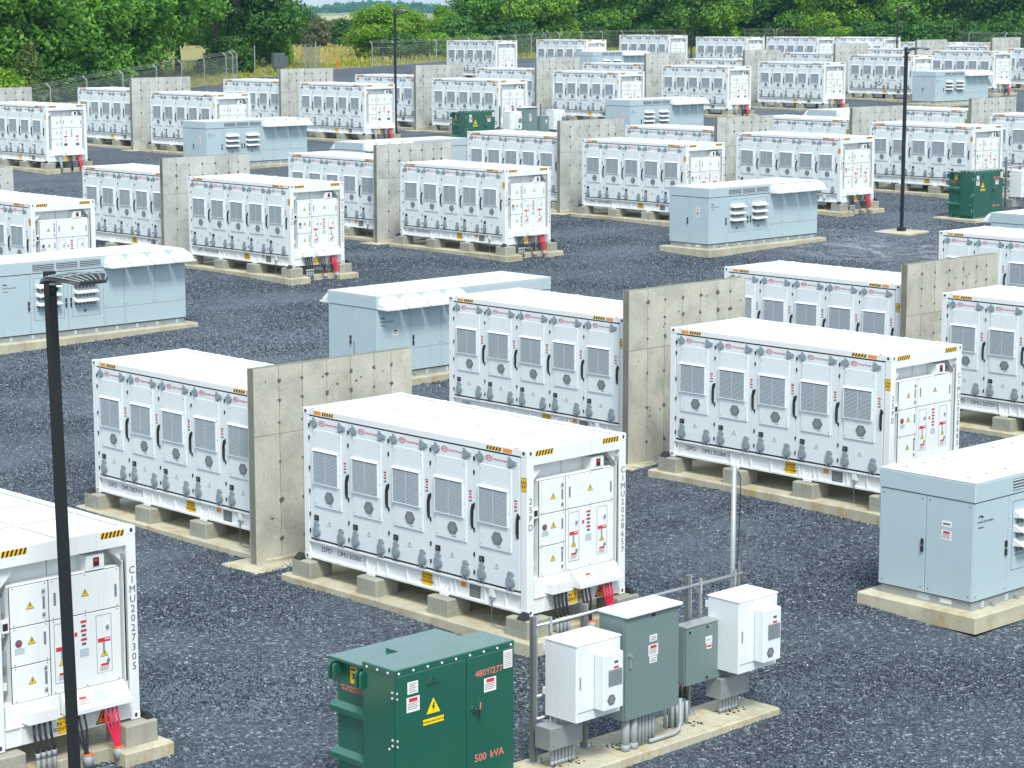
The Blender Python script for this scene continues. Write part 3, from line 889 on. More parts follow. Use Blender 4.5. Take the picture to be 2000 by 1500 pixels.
def end_parts(root, full):
    b = MB(); b.box(L - .555, XP - .026, .33, 2.17, .635, 2.325, 'white'); b.box(XP - .026, XP - .018, .332, 2.168, .637, 2.323, 'gap')
    b.box(L - .555, L - .12, .33, 2.17, 2.325, 2.335, 'white')
    # breakers on the cabinet's near flank
    for z, h in ((1.55, .62), (.78, .62)):
        b.box(L - .29, L - .16, .22, .325, z, z + h, 'grey')
        b.box(L - .28, L - .14, .205, .30, z + .05, z + .16, 'white'); b.box(L - .28, L - .14, .205, .30, z + .30, z + .40, 'ventdark')
    b.box(L - .19, L - .06, .20, .325, 1.68, 1.86, 'white'); b.box(L - .06, L - .052, .22, .30, 1.72, 1.82, 'screen')
    cab = b.build('end_cabinet', root)
    specs = []
    b = end_panel(.33, .97, 1.73, 2.325); warn_tri(b, 'x', XP, .66, 2.0, .125); latch(b, .88, 2.20); latch(b, .88, 1.86); slotlabel(b, .885, 2.02); specs.append(b)
    b = end_panel(.97, 2.17, 1.73, 2.325); warn_tri(b, 'x', XP, 1.57, 2.02, .125); slotlabel(b, 1.065, 2.03); slotlabel(b, 2.09, 1.98); specs.append(b)
    b = end_panel(.33, .97, 1.165, 1.73); warn_tri(b, 'x', XP, .67, 1.49, .125); slotlabel(b, .885, 1.5)
    b.prism([(.455 + .055 * math.cos(k * .524), 1.50 + .055 * math.sin(k * .524)) for k in range(12)], 'x', XP, XP + .01, 'gink'); b.box(XP, XP + .018, .435, .475, 1.48, 1.52, 'red')
    sticker(b, 'x', XP, .39, .55, 1.34, 1.43, 'slat'); specs.append(b)
    b = end_panel(.33, .97, .635, 1.165); warn_tri(b, 'x', XP, .66, .91, .125); latch(b, .88, 1.08); latch(b, .88, .76); slotlabel(b, .885, .92); specs.append(b)
    b = end_panel(.97, 2.17, .635, 1.73)
    for y0, y1, z0, z1 in ((1.035, 1.30, .79, 1.66), (1.74, 2.0, .80, 1.66)):
        for a, c, e, f in ((y0, y1, z0, z0 + .006), (y0, y1, z1 - .006, z1), (y0, y0 + .006, z0 + .006, z1 - .006), (y1 - .006, y1, z0 + .006, z1 - .006)):
            sticker(b, 'x', XP, a, c, e, f, 'gink', .002)
        ym = (y0 + y1) / 2
        sticker(b, 'x', XP, ym - .105, ym + .105, 1.255, 1.315, 'red', .004); sticker(b, 'x', XP, ym + .01, ym + .09, 1.285, 1.30, 'paper', .006)
        sticker(b, 'x', XP, ym - .025, ym + .01, 1.13, 1.25, 'grey', .004)
        warn_tri(b, 'x', XP, ym, 1.075, .125)
        danger_plate(b, 'x', XP, ym, .875, .20, .14)
        latch(b, ym + .06, 1.48); latch(b, ym + .06, .985)
    sticker(b, 'x', XP, 1.375, 1.42, 1.42, 1.48, 'red', .004)
    for k, c in enumerate(('red', 'gink', 'red', 'gink', 'red', 'gink')):
        w = .05 if c == 'red' else .035
        sticker(b, 'x', XP, 1.53 - w, 1.53 + w, 1.60 - k * .066, 1.635 - k * .066, c, .004)
    sticker(b, 'x', XP, 1.455, 1.605, 1.10, 1.22, 'slat', .004); specs.append(b)
    for b in specs: b.build('cabinet_panel', cab)
    # lower cable trunk and hood
    b = MB()
    b.cbox(L - .50, L - .03, .20, 1.09, .325, .632, 'white', .01)
    b.cbox(L - .03, L + .17, .45, .93, .35, .53, 'white', .01)
    b.build('cable_box', root)
    b = MB()
    b.prism([(L - .45, .632), (L - .03, .632), (L + .20, .40), (L + .20, .34), (L - .45, .34)], 'y', 1.10, 2.17, 'white')
    h = b.build('cable_hood', root)
    b = MB()
    def on(y0, y1, t0, t1, key, off):
        P = lambda y, t: (L - .03 + .23 * t + off, y, .632 - .232 * t + off)
        b.hexa([P(y0, t0), P(y1, t0), P(y1, t1), P(y0, t1)] + [(p[0] - off - .001, p[1], p[2] - off - .001) for p in (P(y0, t0), P(y1, t0), P(y1, t1), P(y0, t1))], key)
    on(1.30, 1.50, .35, .80, 'paper', .003); on(1.34, 1.46, .38, .5, 'red', .005)
    for k in range(3): on(1.32, 1.48 - .04 * (k % 2), .55 + .08 * k, .58 + .08 * k, 'gink', .005)
    on(1.60, 1.78, .22, .85, 'slat', .003)
    b.build('warning_sticker', h)
    b = MB()
    b.cbox(L - .30, L - .06, 1.62, 1.93, 2.337, 2.56, 'white', .01)
    b.box(L - .062, L - .054, 1.66, 1.90, 2.38, 2.53, 'paper'); b.box(L - .056, L - .048, 1.73, 1.83, 2.39, 2.52, 'screen')
    b.box(L - .05, L - .046, 1.75, 1.81, 2.46, 2.50, 'red')
    b.build('meter_box', root)
    b = MB()
    sticker(b, 'x', L - .012, 1.03, 1.30, .05, .285, 'yellow', .003)
    b.build('caution_label', root)
    b = MB(); warn_tri(b, 'x', L - .009, 1.79, .13, .26, 'orange'); b.build('warning_triangle', root)
    if full:
        text_x(root, "9'6\" HIGH\nCONTAINER", .075, 'ink', L - .008, 1.165, .165)
    # cables
    gnd = -.46
    for k in range(4):
        y = .56 + k * .09
        b = MB()
        b.tube([(L + .10, y, .36), (L + .105, y + .01, .15), (L + .13, y + .03, -.02), (L + .135, y + .035, -.10)], .024, 'blackcable', 6)
        b.tube([(L + .135, y + .035, -.09), (L + .135, y + .035, gnd)], .030, 'conduit', 7)
        b.tube([(L + .135, y + .035, -.18), (L + .135, y + .035, -.09)], .037, 'conduit', 7)
        b.build('power_cable', root, smooth=True)
    def bundle(y0, key, n, dy):
        for k in range(n):
            b = MB()
            b.tube([(L + .11, y0 + dy * k, .37), (L + .13, y0 + dy * k + .04, .10), (L + .17, y0 + .15 + .02 * k, -.22), (L + .175, y0 + .17 + .02 * k, -.36)], .019, key, 6)
            b.build('power_cable', root, smooth=True)
        b = MB()
        b.tube([(L + .175, y0 + .20, gnd), (L + .175, y0 + .20, -.29)], .075, 'conduit', 10)
        b.tube([(L + .175, y0 + .20, -.292), (L + .175, y0 + .20, -.275)], .077, 'orangeplastic' if full else 'conduit', 10)
        b.build('conduit_stub', root, smooth=True)
    bundle(1.20, 'blackcable', 3, .09)
    bundle(1.72, 'redcable', 4, .07)

def end_simple(root):
    b = MB()
    b.box(L - .555, XP - .026, .33, 2.17, .635, 2.325, 'white'); b.box(XP - .026, XP - .018, .332, 2.168, .637, 2.323, 'gap')
    b.box(L - .29, L - .16, .22, .325, .78, 2.17, 'grey')
    b.cbox(L - .50, L - .03, .20, 1.09, .325, .632, 'white', .01); b.cbox(L - .03, L + .17, .45, .93, .35, .53, 'white', .01)
    b.cbox(L - .30, L - .06, 1.62, 1.93, 2.337, 2.56, 'white', .01); b.box(L - .062, L - .05, 1.72, 1.84, 2.39, 2.52, 'screen')
    cab = b.build('end_cabinet', root)
    b = MB()
    for q in ((.33, .97, 1.73, 2.325), (.97, 2.17, 1.73, 2.325), (.33, .97, 1.165, 1.73), (.33, .97, .635, 1.165), (.97, 2.17, .635, 1.73)):
        e = end_panel(*q)
        i = len(b.v); b.v += e.v; b.f += [tuple(i + k for k in f) for f in e.f]; b.mi += [b.m(e.mats[k]) for k in e.mi]
    for y, z in ((.66, 2.0), (1.57, 2.02), (.67, 1.49), (.66, .91), (1.17, 1.075), (1.87, 1.075)): warn_tri(b, 'x', XP, y, z, .125)
    for y in (1.17, 1.87):
        sticker(b, 'x', XP, y - .105, y + .105, 1.255, 1.315, 'red', .004); sticker(b, 'x', XP, y - .025, y + .01, 1.13, 1.25, 'grey', .004)
        sticker(b, 'x', XP, y - .10, y + .10, .81, .94, 'gink', .002)
    for y, z in ((.885, 2.02), (1.065, 2.03), (2.09, 1.98), (.885, 1.5), (.885, .92), (1.22, 1.48)): slotlabel(b, y, z)
    for k in range(6): sticker(b, 'x', XP, 1.49, 1.57, 1.60 - k * .066, 1.635 - k * .066, 'gink', .004)
    b.build('cabinet_panel', cab)
    b = MB()
    b.prism([(L - .45, .632), (L - .03, .632), (L + .20, .40), (L + .20, .34), (L - .45, .34)], 'y', 1.10, 2.17, 'white')
    b.build('cable_hood', root)
    b = MB(); sticker(b, 'x', L - .012, 1.03, 1.30, .05, .285, 'yellow', .003); b.build('caution_label', root)
    b = MB(); warn_tri(b, 'x', L - .009, 1.79, .13, .26, 'orange'); b.build('warning_triangle', root)
    for y, k in ((.70, 'conduit'), (1.33, 'blackcable'), (1.86, 'redcable')):
        b = MB()
        for j in range(3): b.tube([(L + .11, y - .08 + .07 * j, .37), (L + .17, y + .04 * j, -.2), (L + .175, y + .04 * j, -.46)], .024, k, 5)
        b.build('power_cable', root, smooth=True)

ME = dict(door_near=door_body(False), door_far=door_body(True), vent=vent_body(), fan=fan_body(), handle=handle_body(), frame=frame_body(), roof=roof_body(),
          lowA=low_body(.20, DH - 2.17), lowB=low_body(.92, DH - 2.19), topA=top_body(.18, DH - .10, -1), topB=top_body(.93, DH - .10, 1), emblem=emblem_body(),
          st0=sticker_body(False), st1=sticker_body(True), tri=tri_body(), keypad=display_body(), hazard=hazard_bodies(), caution=caution_body(), height=height_body(), plate=plate_body(), socket=socket_body())

def container_proto(full):
    r = thing('battery_container', 'prototype', 'battery container')
    link('frame', ME['frame'], r); link('roof', ME['roof'], r)
    for k in range(5):
        d = link('door', ME['door_near' if full else 'door_far'], r, (DX0 + k * (DW + .0085), .004, DZ0))
        link('vent_grille', ME['vent'], d); link('fan_cover', ME['fan'], d); link('handle', ME['handle'], d)
        if full:
            for q in ('lowA', 'lowB', 'topA', 'topB'): link('port_cover', ME[q], d)
            link('logo', ME['emblem'], d); link('warning_sticker', ME['st1' if k == 2 else 'st0'], d); link('keypad', ME['keypad'], d); link('warning_triangle', ME['tri'], d)
            text_y(d, 'BYD', .058, 'logo', .37, 0, DH - .098)
            text_y(d, 'Energy Storage', .052, 'logo', .655, 0, DH - .10)
    for nm, me in ME['hazard']: link(nm, me, r)
    link('caution_label', ME['caution'], r); link('height_label', ME['height'], r); link('data_plate', ME['plate'], r)
    b = MB(); sticker(b, 'y', .05, 4.33, 4.47, .23, .33, 'orange', .004); b.build('orange_label', r)
    if full:
        link('ground_wire', ME['socket'], r)
        text_y(r, "CAUTION\n9'6\" HIGH\nCONTAINER", .062, 'ink', 3.44, .046, .215, line=.95)
        text_y(r, "2.9m\n9'6\"", .075, 'ink', L - .082, 0, 2.30)
        text_y(r, '25PD', .14, 'gink', .60, .05, .23)
        text_x(r, '2\n5\nP\nD', .155, 'gink', L - .004, .085, 1.78, line=.98)
        end_parts(r, True)
    else:
        end_simple(r)
    snapshot(r)
    return r

proto_near, proto_far = container_proto(True), container_proto(False)
used = set()
NUM = {'C1': 'CIMU 202865 7', 'C2': 'CIMU 202868 3', 'C3': 'CIMU 202714 1', 'C5': 'CIMU 202730 5', 'D2': 'CIMU 202729 1', 'C6': 'WDTU 300125 2', 'C7': 'CIMU 202799 6', 'C8': 'CIMU 202835 8', 'C11': 'CIMU 202742 8'}
def place_container(key, near, label, group):
    x, y, z = CONT[key]
    p = proto_near if near else proto_far
    if p.name not in used:
        used.add(p.name); o = p; o.location = (x, y, z); o['label'] = label; o['group'] = group
        pending = True
    else:
        o = copy_tree(p, (x, y, z), label, group)
    if key in NUM:
        LATE.append((o, key))
    return o
LATE = []
ORD = ['first', 'second', 'third', 'fourth', 'fifth', 'sixth', 'seventh', 'eighth', 'ninth', 'tenth']
GN, GM, GE, GF = 'battery containers of the front rows', 'battery containers of the middle rows', 'battery containers of the far rows', 'battery containers along the back fence'
LAB = {
 'C1': 'white battery container marked CIMU 202865 7 behind the big green transformer',
 'C2': 'white battery container marked CIMU 202868 3 behind the tall grey strut post',
 'C3': 'white battery container marked CIMU 202714 1, its end hidden by a firewall',
 'C4': 'white battery container with black seam doors in front of the long grey inverter roof',
 'C5': 'white battery container marked CIMU 202730 5, its end seen behind the near lamp post',
 'D1': 'white battery container standing between two weathered firewalls, only upper doors showing',
 'D2': 'white battery container marked CIMU 202729 1 at the edge of the picture',
 'D3': 'white battery container peeping over the last near firewall beside the inverter roof',
 'C6': 'white battery container marked WDTU 300125 2 behind the inverter with four white hoods',
 'C7': 'white battery container marked CIMU 202799 6 standing alone before a firewall in mid yard',
 'C8': 'white battery container marked CIMU 202835 8 partly hidden by the free-standing inverter',
 'C9': 'white battery container with red cables between the free-standing inverter and the lamp post',
 'C10': 'white battery container crossed by the lamp post with the square footing',
 'C11': 'white battery container behind the mid-yard green transformer, cut by the picture edge',
 'M0': 'white battery container whose end shows over the roof of the inverter with four hoods',
}
for k in LAB: place_container(k, True, LAB[k], GN if k[0] in 'D' or k in ('C1', 'C2', 'C3', 'C4', 'C5') else GM)
for i in range(1, 7):
    place_container(f'M{i}', True, f'white battery container left of the {ORD[i - 1]} firewall of the middle row', GM)
FE = ['white battery container before the first firewall of the far row, behind the louvred inverter', 'white battery container with red cables beside the lamp post of the far row',
      'white battery container behind the far green transformer', 'white battery container above the mid-yard inverter with three roof vents', 'white battery container whose red cables end beside the mid-yard inverter',
      'white battery container with orange label, middle of the far row, full skid visible', 'white battery container with a diamond sign on its middle door', 'white battery container rising behind the far inverter at the lamp post',
      'white battery container at the far end of the far row, cut by the picture edge']
place_container('E0', False, 'white battery container at the picture edge with red cables, below the tree line fence', GE)
DIA = None
for i in range(1, 10):
    o = place_container(f'E{i}', False, FE[i - 1], GE)
    if i == 7: DIA = o
for i in range(1, 10):
    place_container(f'G{i}', False, f'white battery container mostly hidden left of the {ORD[i - 1]} firewall of the far row', GE)
for i in range(1, 9):
    place_container(f'F{i}', False, f'white battery container, {ORD[i - 1]} from the gate along the barbed wire fence', GF)
for o, key in LATE:
    s = NUM[key]
    pre = '25PD' if key != 'C6' else '25PD'
    text_y(o, s[:-2], .135, 'gink', 1.28, .05, .23, space=.92)
    text_y(o, s[-1], .115, 'gink', 1.72, .05, .23)
    b = MB()
    for a, c, e, f in ((1.677, 1.763, .155, .16), (1.677, 1.763, .30, .305), (1.677, 1.682, .16, .30), (1.758, 1.763, .16, .30)): b.box(a, c, .047, .05, e, f, 'gink')
    link('check_digit_box', b.mesh('check_digit_box'), o)
    text_x(o, '\n'.join(s.replace(' ', '')), .155, 'gink', L - .004, W - .085, 1.52, line=.93)
b = MB()
for s, k, t in ((.36, 'gink', .004), (.31, 'paper', .006)):
    b.prism([(2.99, 1.02 - s), (2.99 + s, 1.02), (2.99, 1.02 + s), (2.99 - s, 1.02)], 'y', -.05 - t, -.045, k)
b.prism([(2.90, 1.10), (2.99, 1.22), (3.08, 1.10)], 'y', -.06, -.05, 'gink'); b.box(2.93, 3.05, -.06, -.05, .86, 1.02, 'gink')
link('diamond_sign', b.mesh('diamond_sign'), DIA)

# ------------------------------------------------------------------ container pads
def pad_proto(full):
    r = thing('concrete_pad', 'prototype', 'concrete pad')
    b = MB()
    b.cbox(-.40, L - .02, -.27, W + .27, -.62, -.335, 'cpad', .02)
    b.cbox(L - .022, L + .40, -.31, .55, -.63, -.337, 'cpad', .02)
    b.cbox(L - .022, L + .40, W - .55, W + .31, -.63, -.337, 'cpad', .02)
    b.build('slab', r)
    pm = MB(); pm.cbox(-.28, .28, -.17, .38, -.335, -.012, 'cpier', .02); pm = pm.mesh('pier')
    fm = MB(); fm.hexa([(-.11, -.14, -.012), (.11, -.14, -.012), (.11, .0, -.012), (-.11, .0, -.012), (-.06, -.05, .10), (.06, -.05, .10), (.06, .0, .10), (-.06, .0, .10)], 'black'); fm = fm.mesh('anchor_bracket')
    for i, x in enumerate((.09, 2.0, 3.95, L - .09)):
        p = link('pier', pm, r, (x, 0, 0)); q = link('pier', pm, r, (x, W, 0), (0, 0, math.pi))
        if i in (0, 3) and full:
            link('anchor_bracket', fm, p, (-.12 if i == 0 else .10, -.03, 0))
            link('anchor_bracket', fm, q, (.12 if i == 0 else -.10, -.03, 0))
    snapshot(r)
    return r
pads = pad_proto(True)
first = True
PADS = {'C1': 'behind the big green transformer', 'C2': 'behind the tall grey strut post', 'C3': 'whose end a stained firewall hides', 'C4': 'before the long grey inverter roof', 'C5': 'at the near lamp post',
        'D1': 'between two weathered firewalls', 'D2': 'at the picture edge beside a weathered firewall', 'D3': 'peeping over the last near firewall', 'C6': 'behind the inverter with four hoods', 'C7': 'alone before a mid yard firewall',
        'C8': 'partly hidden by the free-standing inverter', 'C9': 'between free-standing inverter and lamp post', 'C10': 'crossed by the lamp post', 'C11': 'behind the mid-yard green transformer', 'M0': 'whose end shows over the four-hooded inverter'}
for k in CONT:
    x, y, z = CONT[k]
    near = k[0] in 'CDM'
    if k in PADS: lab = 'concrete pad and blocks under the container ' + PADS[k]
    elif k[0] == 'M': lab = f'concrete pad with blocks left of the {ORD[int(k[1:]) - 1]} firewall of the middle row'
    elif k[0] == 'E' and k != 'E0': lab = 'concrete pad and blocks under the ' + FE[int(k[1:]) - 1].replace('white ', '').split(',')[0]
    elif k == 'E0': lab = 'concrete pad and blocks under the container below the tree line fence'
    elif k[0] == 'G': lab = f'concrete pad with blocks left of the {ORD[int(k[1:]) - 1]} firewall of the far row'
    else: lab = f'concrete pad and blocks under the {ORD[int(k[1:]) - 1]} container along the fence'
    lab = ' '.join(lab.replace('battery ', '').split()[:16])
    g = 'concrete pads under the battery containers'
    if first: pads.location = (x, y, z); pads['label'] = lab; pads['group'] = g; first = False
    else: copy_tree(pads, (x, y, z), lab, g)

# ------------------------------------------------------------------ firewalls
def wall_proto(seed, cw):
    rr = random.Random(seed)
    r = thing('concrete_firewall', 'prototype', 'concrete wall')
    LY, HT, T = 4.06, 4.0, .20
    b = MB(); b.box(-T / 2 + .012, T / 2 - .012, 0, LY, -.1, HT, 'cedge'); b.build('core', r)
    ys = [0, .62, 1.20, 1.82, 2.44, 3.05, 3.50, LY]
    for a, c in zip(ys[:-1], ys[1:]):
        for z0, z1 in ((-.1, 2.62), (2.62, HT)):
            for sx in (1, -1):
                o = rr.uniform(0, .004)
                b = MB(); x0, x1 = sorted((sx * (T / 2 - .013), sx * (T / 2 + o)))
                b.box(x0, x1, a + (.007 if a else 0), c - (.007 if c < LY else 0), z0 + .005, z1 - .005, cw)
                b.build('panel', r)
    b = MB()
    for y in ys[1:-1]:
        for z in (.45, 1.25, 2.05, 2.85, 3.30, 3.70):
            n = rr.randint(5, 7); s = rr.uniform(.028, .055)
            pts = [(y + rr.uniform(-.03, .03) + s * rr.uniform(.6, 1.5) * math.cos(6.283 * k / n), z + s * rr.uniform(.6, 1.5) * math.sin(6.283 * k / n)) for k in range(n)]
            b.prism(pts, 'x', T / 2, T / 2 + .007, 'tie')
    for _ in range(22):
        y, z, s = rr.uniform(.1, LY - .1), rr.uniform(.2, HT - .15), rr.uniform(.008, .03)
        b.prism([(y + s * rr.uniform(.5, 1.6) * math.cos(1.2566 * k), z + s * rr.uniform(.5, 1.4) * math.sin(1.2566 * k)) for k in range(5)], 'x', T / 2, T / 2 + .0065, 'tie')
    b.build('tie_marks', r)['kind'] = 'stuff'
    b = MB(); b.cbox(-.52, .62, -.42, LY + .42, -.35, .0, 'cpad', .02); b.build('footing', r)
    snapshot(r)
    return r
wp = [wall_proto(s, c) for s, c in ((3, 'cwall'), (8, 'cwall'), (21, 'cwall2'), (34, 'cwall2'))]
wused = set()
for i, (k, (x, y, h)) in enumerate(WALLS.items()):
    n = int(k[1:])
    if n in (1, 2, 3): lab = ['stained concrete firewall between containers CIMU 202714 1 and CIMU 202865 7', 'stained concrete firewall behind the container at the tall grey strut post', 'weathered concrete firewall touching the container cut by the picture edge'][n - 1]
    elif 4 <= n <= 9: lab = f'grey concrete firewall, {ORD[n - 4]} full one of the middle row from the tree side'
    elif 10 <= n <= 18: lab = f'grey concrete firewall, {ORD[n - 10]} full one of the far row from the gate side'
    elif n == 0: lab = 'grey concrete firewall cut by the picture edge below the tree line fence'
    else: lab = 'pitted concrete firewall cut by the picture edge in the middle row'
    p = wp[i % 2 + (0 if n in (1, 2, 3) else 2)]
    z = gz(x, y + 2) + .03
    sc = (1, 1, (h - .09) / 4.0)
    g = 'concrete firewalls between the battery containers'
    if p.name not in wused:
        wused.add(p.name); p.location = (x + .1, y, z); p.scale = sc; p['label'] = lab; p['group'] = g
    else:
        copy_tree(p, (x + .1, y, z), lab, g, scale=sc)

# ------------------------------------------------------------------ inverter skids
PLEN, PW = 6.6, 2.05
def hood_body():
    b = MB()
    # rounded rain hood, opening downwards; local x outwards, y width, z height
    prof = [(0, .30), (.10, .30), (.22, .26), (.33, .17), (.40, .05), (.40, .0), (0, .0)]
    w = .70
    n = len(prof)
    tops = []
    for y, s in ((.0, .0), (.03, .55), (.15, 1.0), (w - .15, 1.0), (w - .03, .55), (w, .0)):
        tops.append([(p[0] * (.75 + .25 * s) if p[0] > .2 else p[0], y, p[1] * (.35 + .65 * s) if p[1] > .06 else p[1]) for p in prof])
    i = len(b.v)
    for t in tops: b.v += t
    k = b.m('hood')
    for a in range(len(tops) - 1):
        for j in range(n - 1):
            b.f.append((i + a * n + j, i + a * n + j + 1, i + (a + 1) * n + j + 1, i + (a + 1) * n + j)); b.mi.append(k)
    b.f.append(tuple(i + j for j in range(n))); b.mi.append(k)
    b.f.append(tuple(i + (len(tops) - 1) * n + j for j in range(n))); b.mi.append(k)
    b.box(.0, .43, -.015, w + .015, -.035, .012, 'hood')
    b.box(.36, .372, .05, w - .05, -.05, -.034, 'pcs')
    return b.mesh('rain_hood', False)
def louvre_body():
    b = MB()
    b.hexa([(0, 0, -.02), (.0, .80, -.02), (.20, .78, -.135), (.20, .02, -.135), (0, 0, 0), (0, .80, 0), (.21, .80, -.11), (.21, .0, -.11)], 'hood')
    b.prism([(0, 0), (.21, -.11), (0, -.13)], 'y', -.002, .004, 'hood'); b.prism([(0, 0), (.21, -.11), (0, -.13)], 'y', .796, .802, 'hood')
    for k in range(6):
        y = .08 + k * .125
        b.box(.0, .03, y, y + .055, -.235, -.13, 'ventdark')
    return b.mesh('louvre')
HOOD, LOUV = hood_body(), louvre_body()

def side_panel(parent, y0, y1, z0, z1, name='door', handle=None, x=PW, marks=True):
    b = MB()
    b.cbox(x - .03, x + .012, y0 + .006, y1 - .006, z0 + .006, z1 - .006, 'pcs', .006)
    if marks:
        for (yy, zz) in ((y0 + .07, z0 + .08), (y1 - .07, z0 + .08)):
            b.box(x + .011, x + .016, yy - .012, yy + .012, zz - .012, zz + .012, 'gink')
    o = b.build(name, parent)
    if handle is not None:
        b = MB(); b.cbox(x + .01, x + .05, handle - .025, handle + .025, .88, 1.00, 'black', .008); b.cbox(x + .01, x + .05, handle - .025, handle + .025, 1.03, 1.15, 'black', .008)
        b.build('handle', o)
    return o

def inset(parent, y0, y1, z0, z1, n=3):
    b = MB(); x = PW + .013
    for a, c, e, f in ((y0, y1, z0, z0 + .008), (y0, y1, z1 - .008, z1), (y0, y0 + .008, z0 + .008, z1 - .008), (y1 - .008, y1, z0 + .008, z1 - .008)):
        b.box(x - .002, x + .002, a, c, e, f, 'gink')
    for k in range(5): b.box(x - .001, x + .006, y0 + .1 + k * .15, y0 + .21 + k * .15, z0 + .27, z0 + .285, 'ventdark')
    b.box(x - .001, x + .006, y0 + .42, y0 + .51, z0 + .12, z0 + .20, 'gink')
    b.build('inset_frame', parent)
    for k in range(3):
        link('louvre', LOUV, parent, (PW + .012, y0 + .06, z1 - .18 - .26 * k))

def pcs_common(r, kind):
    b = MB()
    b.cbox(.03, PW - .03, .03, PLEN - .03, .0, .16, 'steel', .01)
    for k in range(9):
        y = .35 + k * .74
        for x in (PW - .035, .025): b.box(x, x + .02, y - .04, y + .04, .02, .14, 'pcs')
        b.box(PW - .02, PW + .05, y + .25, y + .33, .0, .02, 'steel')
        b.box(PW - .02, PW + .02, y + .27, y + .31, .02, .07, 'steel')
    b.build('base_frame', r)
    b = MB(); b.box(.02, PW - .02, .02, PLEN - .02, .161, 1.96, 'gap'); b.build('body', r)
    # roof: flat lids with raised joints
    b = MB()
    b.cbox(-.025, PW + .025, -.025, PLEN + .025, 1.975, 2.31, 'pcs', .02)
    rf = b.build('roof', r)
    for y0, y1 in ((-.022, 1.12), (1.126, 3.30), (3.306, 5.2), (5.206, PLEN + .022)):
        b = MB(); b.box(-.02, PW + .02, y0, y1, 2.311, 2.326, 'pcsroof')
        for x in (.35, PW - .35):
            for y in (y0 + .3, y1 - .3): b.box(x - .03, x + .03, y - .008, y + .008, 2.326, 2.345, 'steel')
        b.build('roof_sheet', rf)
    # end doors facing -y
    for x0, x1, h in ((.005, PW / 2, PW / 2 - .06), (PW / 2, PW - .005, None)):
        b = MB(); b.cbox(x0 + .006, x1 - .006, -.012, .03, .18, 1.955, 'pcs', .006)
        for xx in (x0 + .08, x1 - .08):
            for zz in (.26, 1.88): b.box(xx - .012, xx + .012, -.016, -.011, zz - .012, zz + .012, 'gink')
        o = b.build('end_door', r)
        if h:
            b = MB(); b.cbox(h - .025, h + .025, -.05, -.01, .92, 1.03, 'black', .008); b.cbox(h - .025, h + .025, -.05, -.01, 1.05, 1.16, 'black', .008); b.build('handle', o)
        else:
            b = MB()
            if kind == 'A':
                sticker(b, 'y', -.012, 1.37, 1.58, 1.45, 1.56, 'paper'); sticker(b, 'y', -.012, 1.40, 1.55, 1.49, 1.52, 'gink', .005); b.build('notice', o); b = MB()
                danger_plate(b, 'y', -.012, 1.475, 1.30, .21, .17)
            else: sticker(b, 'y', -.012, 1.08, 1.11, .5, 1.0, 'gink')
            b.build('warning_sticker', o)
    b = MB(); sticker(b, 'y', .03, 1.35, 1.60, .05, .13, 'paper', .004); b.build('base_label', r); b = MB(); sticker(b, 'y', .03, .85, 1.12, .03, .15, 'slat', .004); b.build('base_label', r)
    # far and rear cladding
    b = MB(); b.box(.01, PW - .01, PLEN - .02, PLEN + .012, .18, 1.955, 'pcs'); b.build('end_panel', r)
    for k in range(5):
        b = MB(); b.cbox(-.012, .03, .008 + k * 1.318, 1.31 + k * 1.318, .18, 1.955, 'pcs', .006); b.build('rear_panel', r)

def emblem_pcs(r, y):
    b = MB()
    x = PW + .012
    b.tube([(x + .002, y + .06 + .07 * math.cos(a), 1.66 + .055 * math.sin(a)) for a in np.linspace(2.6, .2, 7)], .011, 'ink', 4)
    b.tube([(x + .002, y + .11 + .03 * math.cos(a), 1.68 + .03 * math.sin(a)) for a in np.linspace(3.0, .3, 5)], .010, 'ink', 4)
    b.build('logo', r)
    text_x(r, 'POWER ELECTRONICS', .048, 'ink', x, y + .22, 1.60)
    text_x(r, 'FREEMAQ', .04, 'ink', x, y + .09, 1.50)

def pcs_A():
    r = thing('inverter_skid', 'prototype', 'inverter'); pcs_common(r, 'A')
    side_panel(r, .005, 1.03, .18, 1.955, handle=.96)
    for y0, y1, h in ((1.03, 2.33, 2.25), (2.33, 3.58, 2.42)):
        d = side_panel(r, y0, y1, .18, 1.955, handle=h, marks=False); inset(d, y0 + .12, y1 - .14, .56, 1.83)
    for y0, y1 in ((3.58, 4.34), (4.34, 5.47), (5.47, PLEN - .005)): side_panel(r, y0, y1, .72, 1.955, 'panel')
    side_panel(r, 3.58, 4.34, .18, .72, 'panel'); side_panel(r, 4.34, PLEN - .005, .18, .72, 'panel')
    for k in range(3):
        b = MB(); y = 1.12 + k * .82
        b.box(PW + .02, PW + .027, y, y + .74, 2.05, 2.24, 'ventdark')
        for j in range(0, 7, 2): b.hexa([(PW + .027, y, 2.056 + j * .027), (PW + .027, y + .74, 2.056 + j * .027), (PW + .045, y + .74, 2.05 + j * .027), (PW + .045, y, 2.05 + j * .027)] + [(p[0], p[1], p[2] + .006) for p in ((PW + .027, y, 2.056 + j * .027), (PW + .027, y + .74, 2.056 + j * .027), (PW + .045, y + .74, 2.05 + j * .027), (PW + .045, y, 2.05 + j * .027))], 'slat')
        b.build('roof_vent', r)
    for k in range(4): link('rain_hood', HOOD, r, (PW + .02, 3.62 + k * .80, 1.99))
    emblem_pcs(r, .10)
    snapshot(r); return r
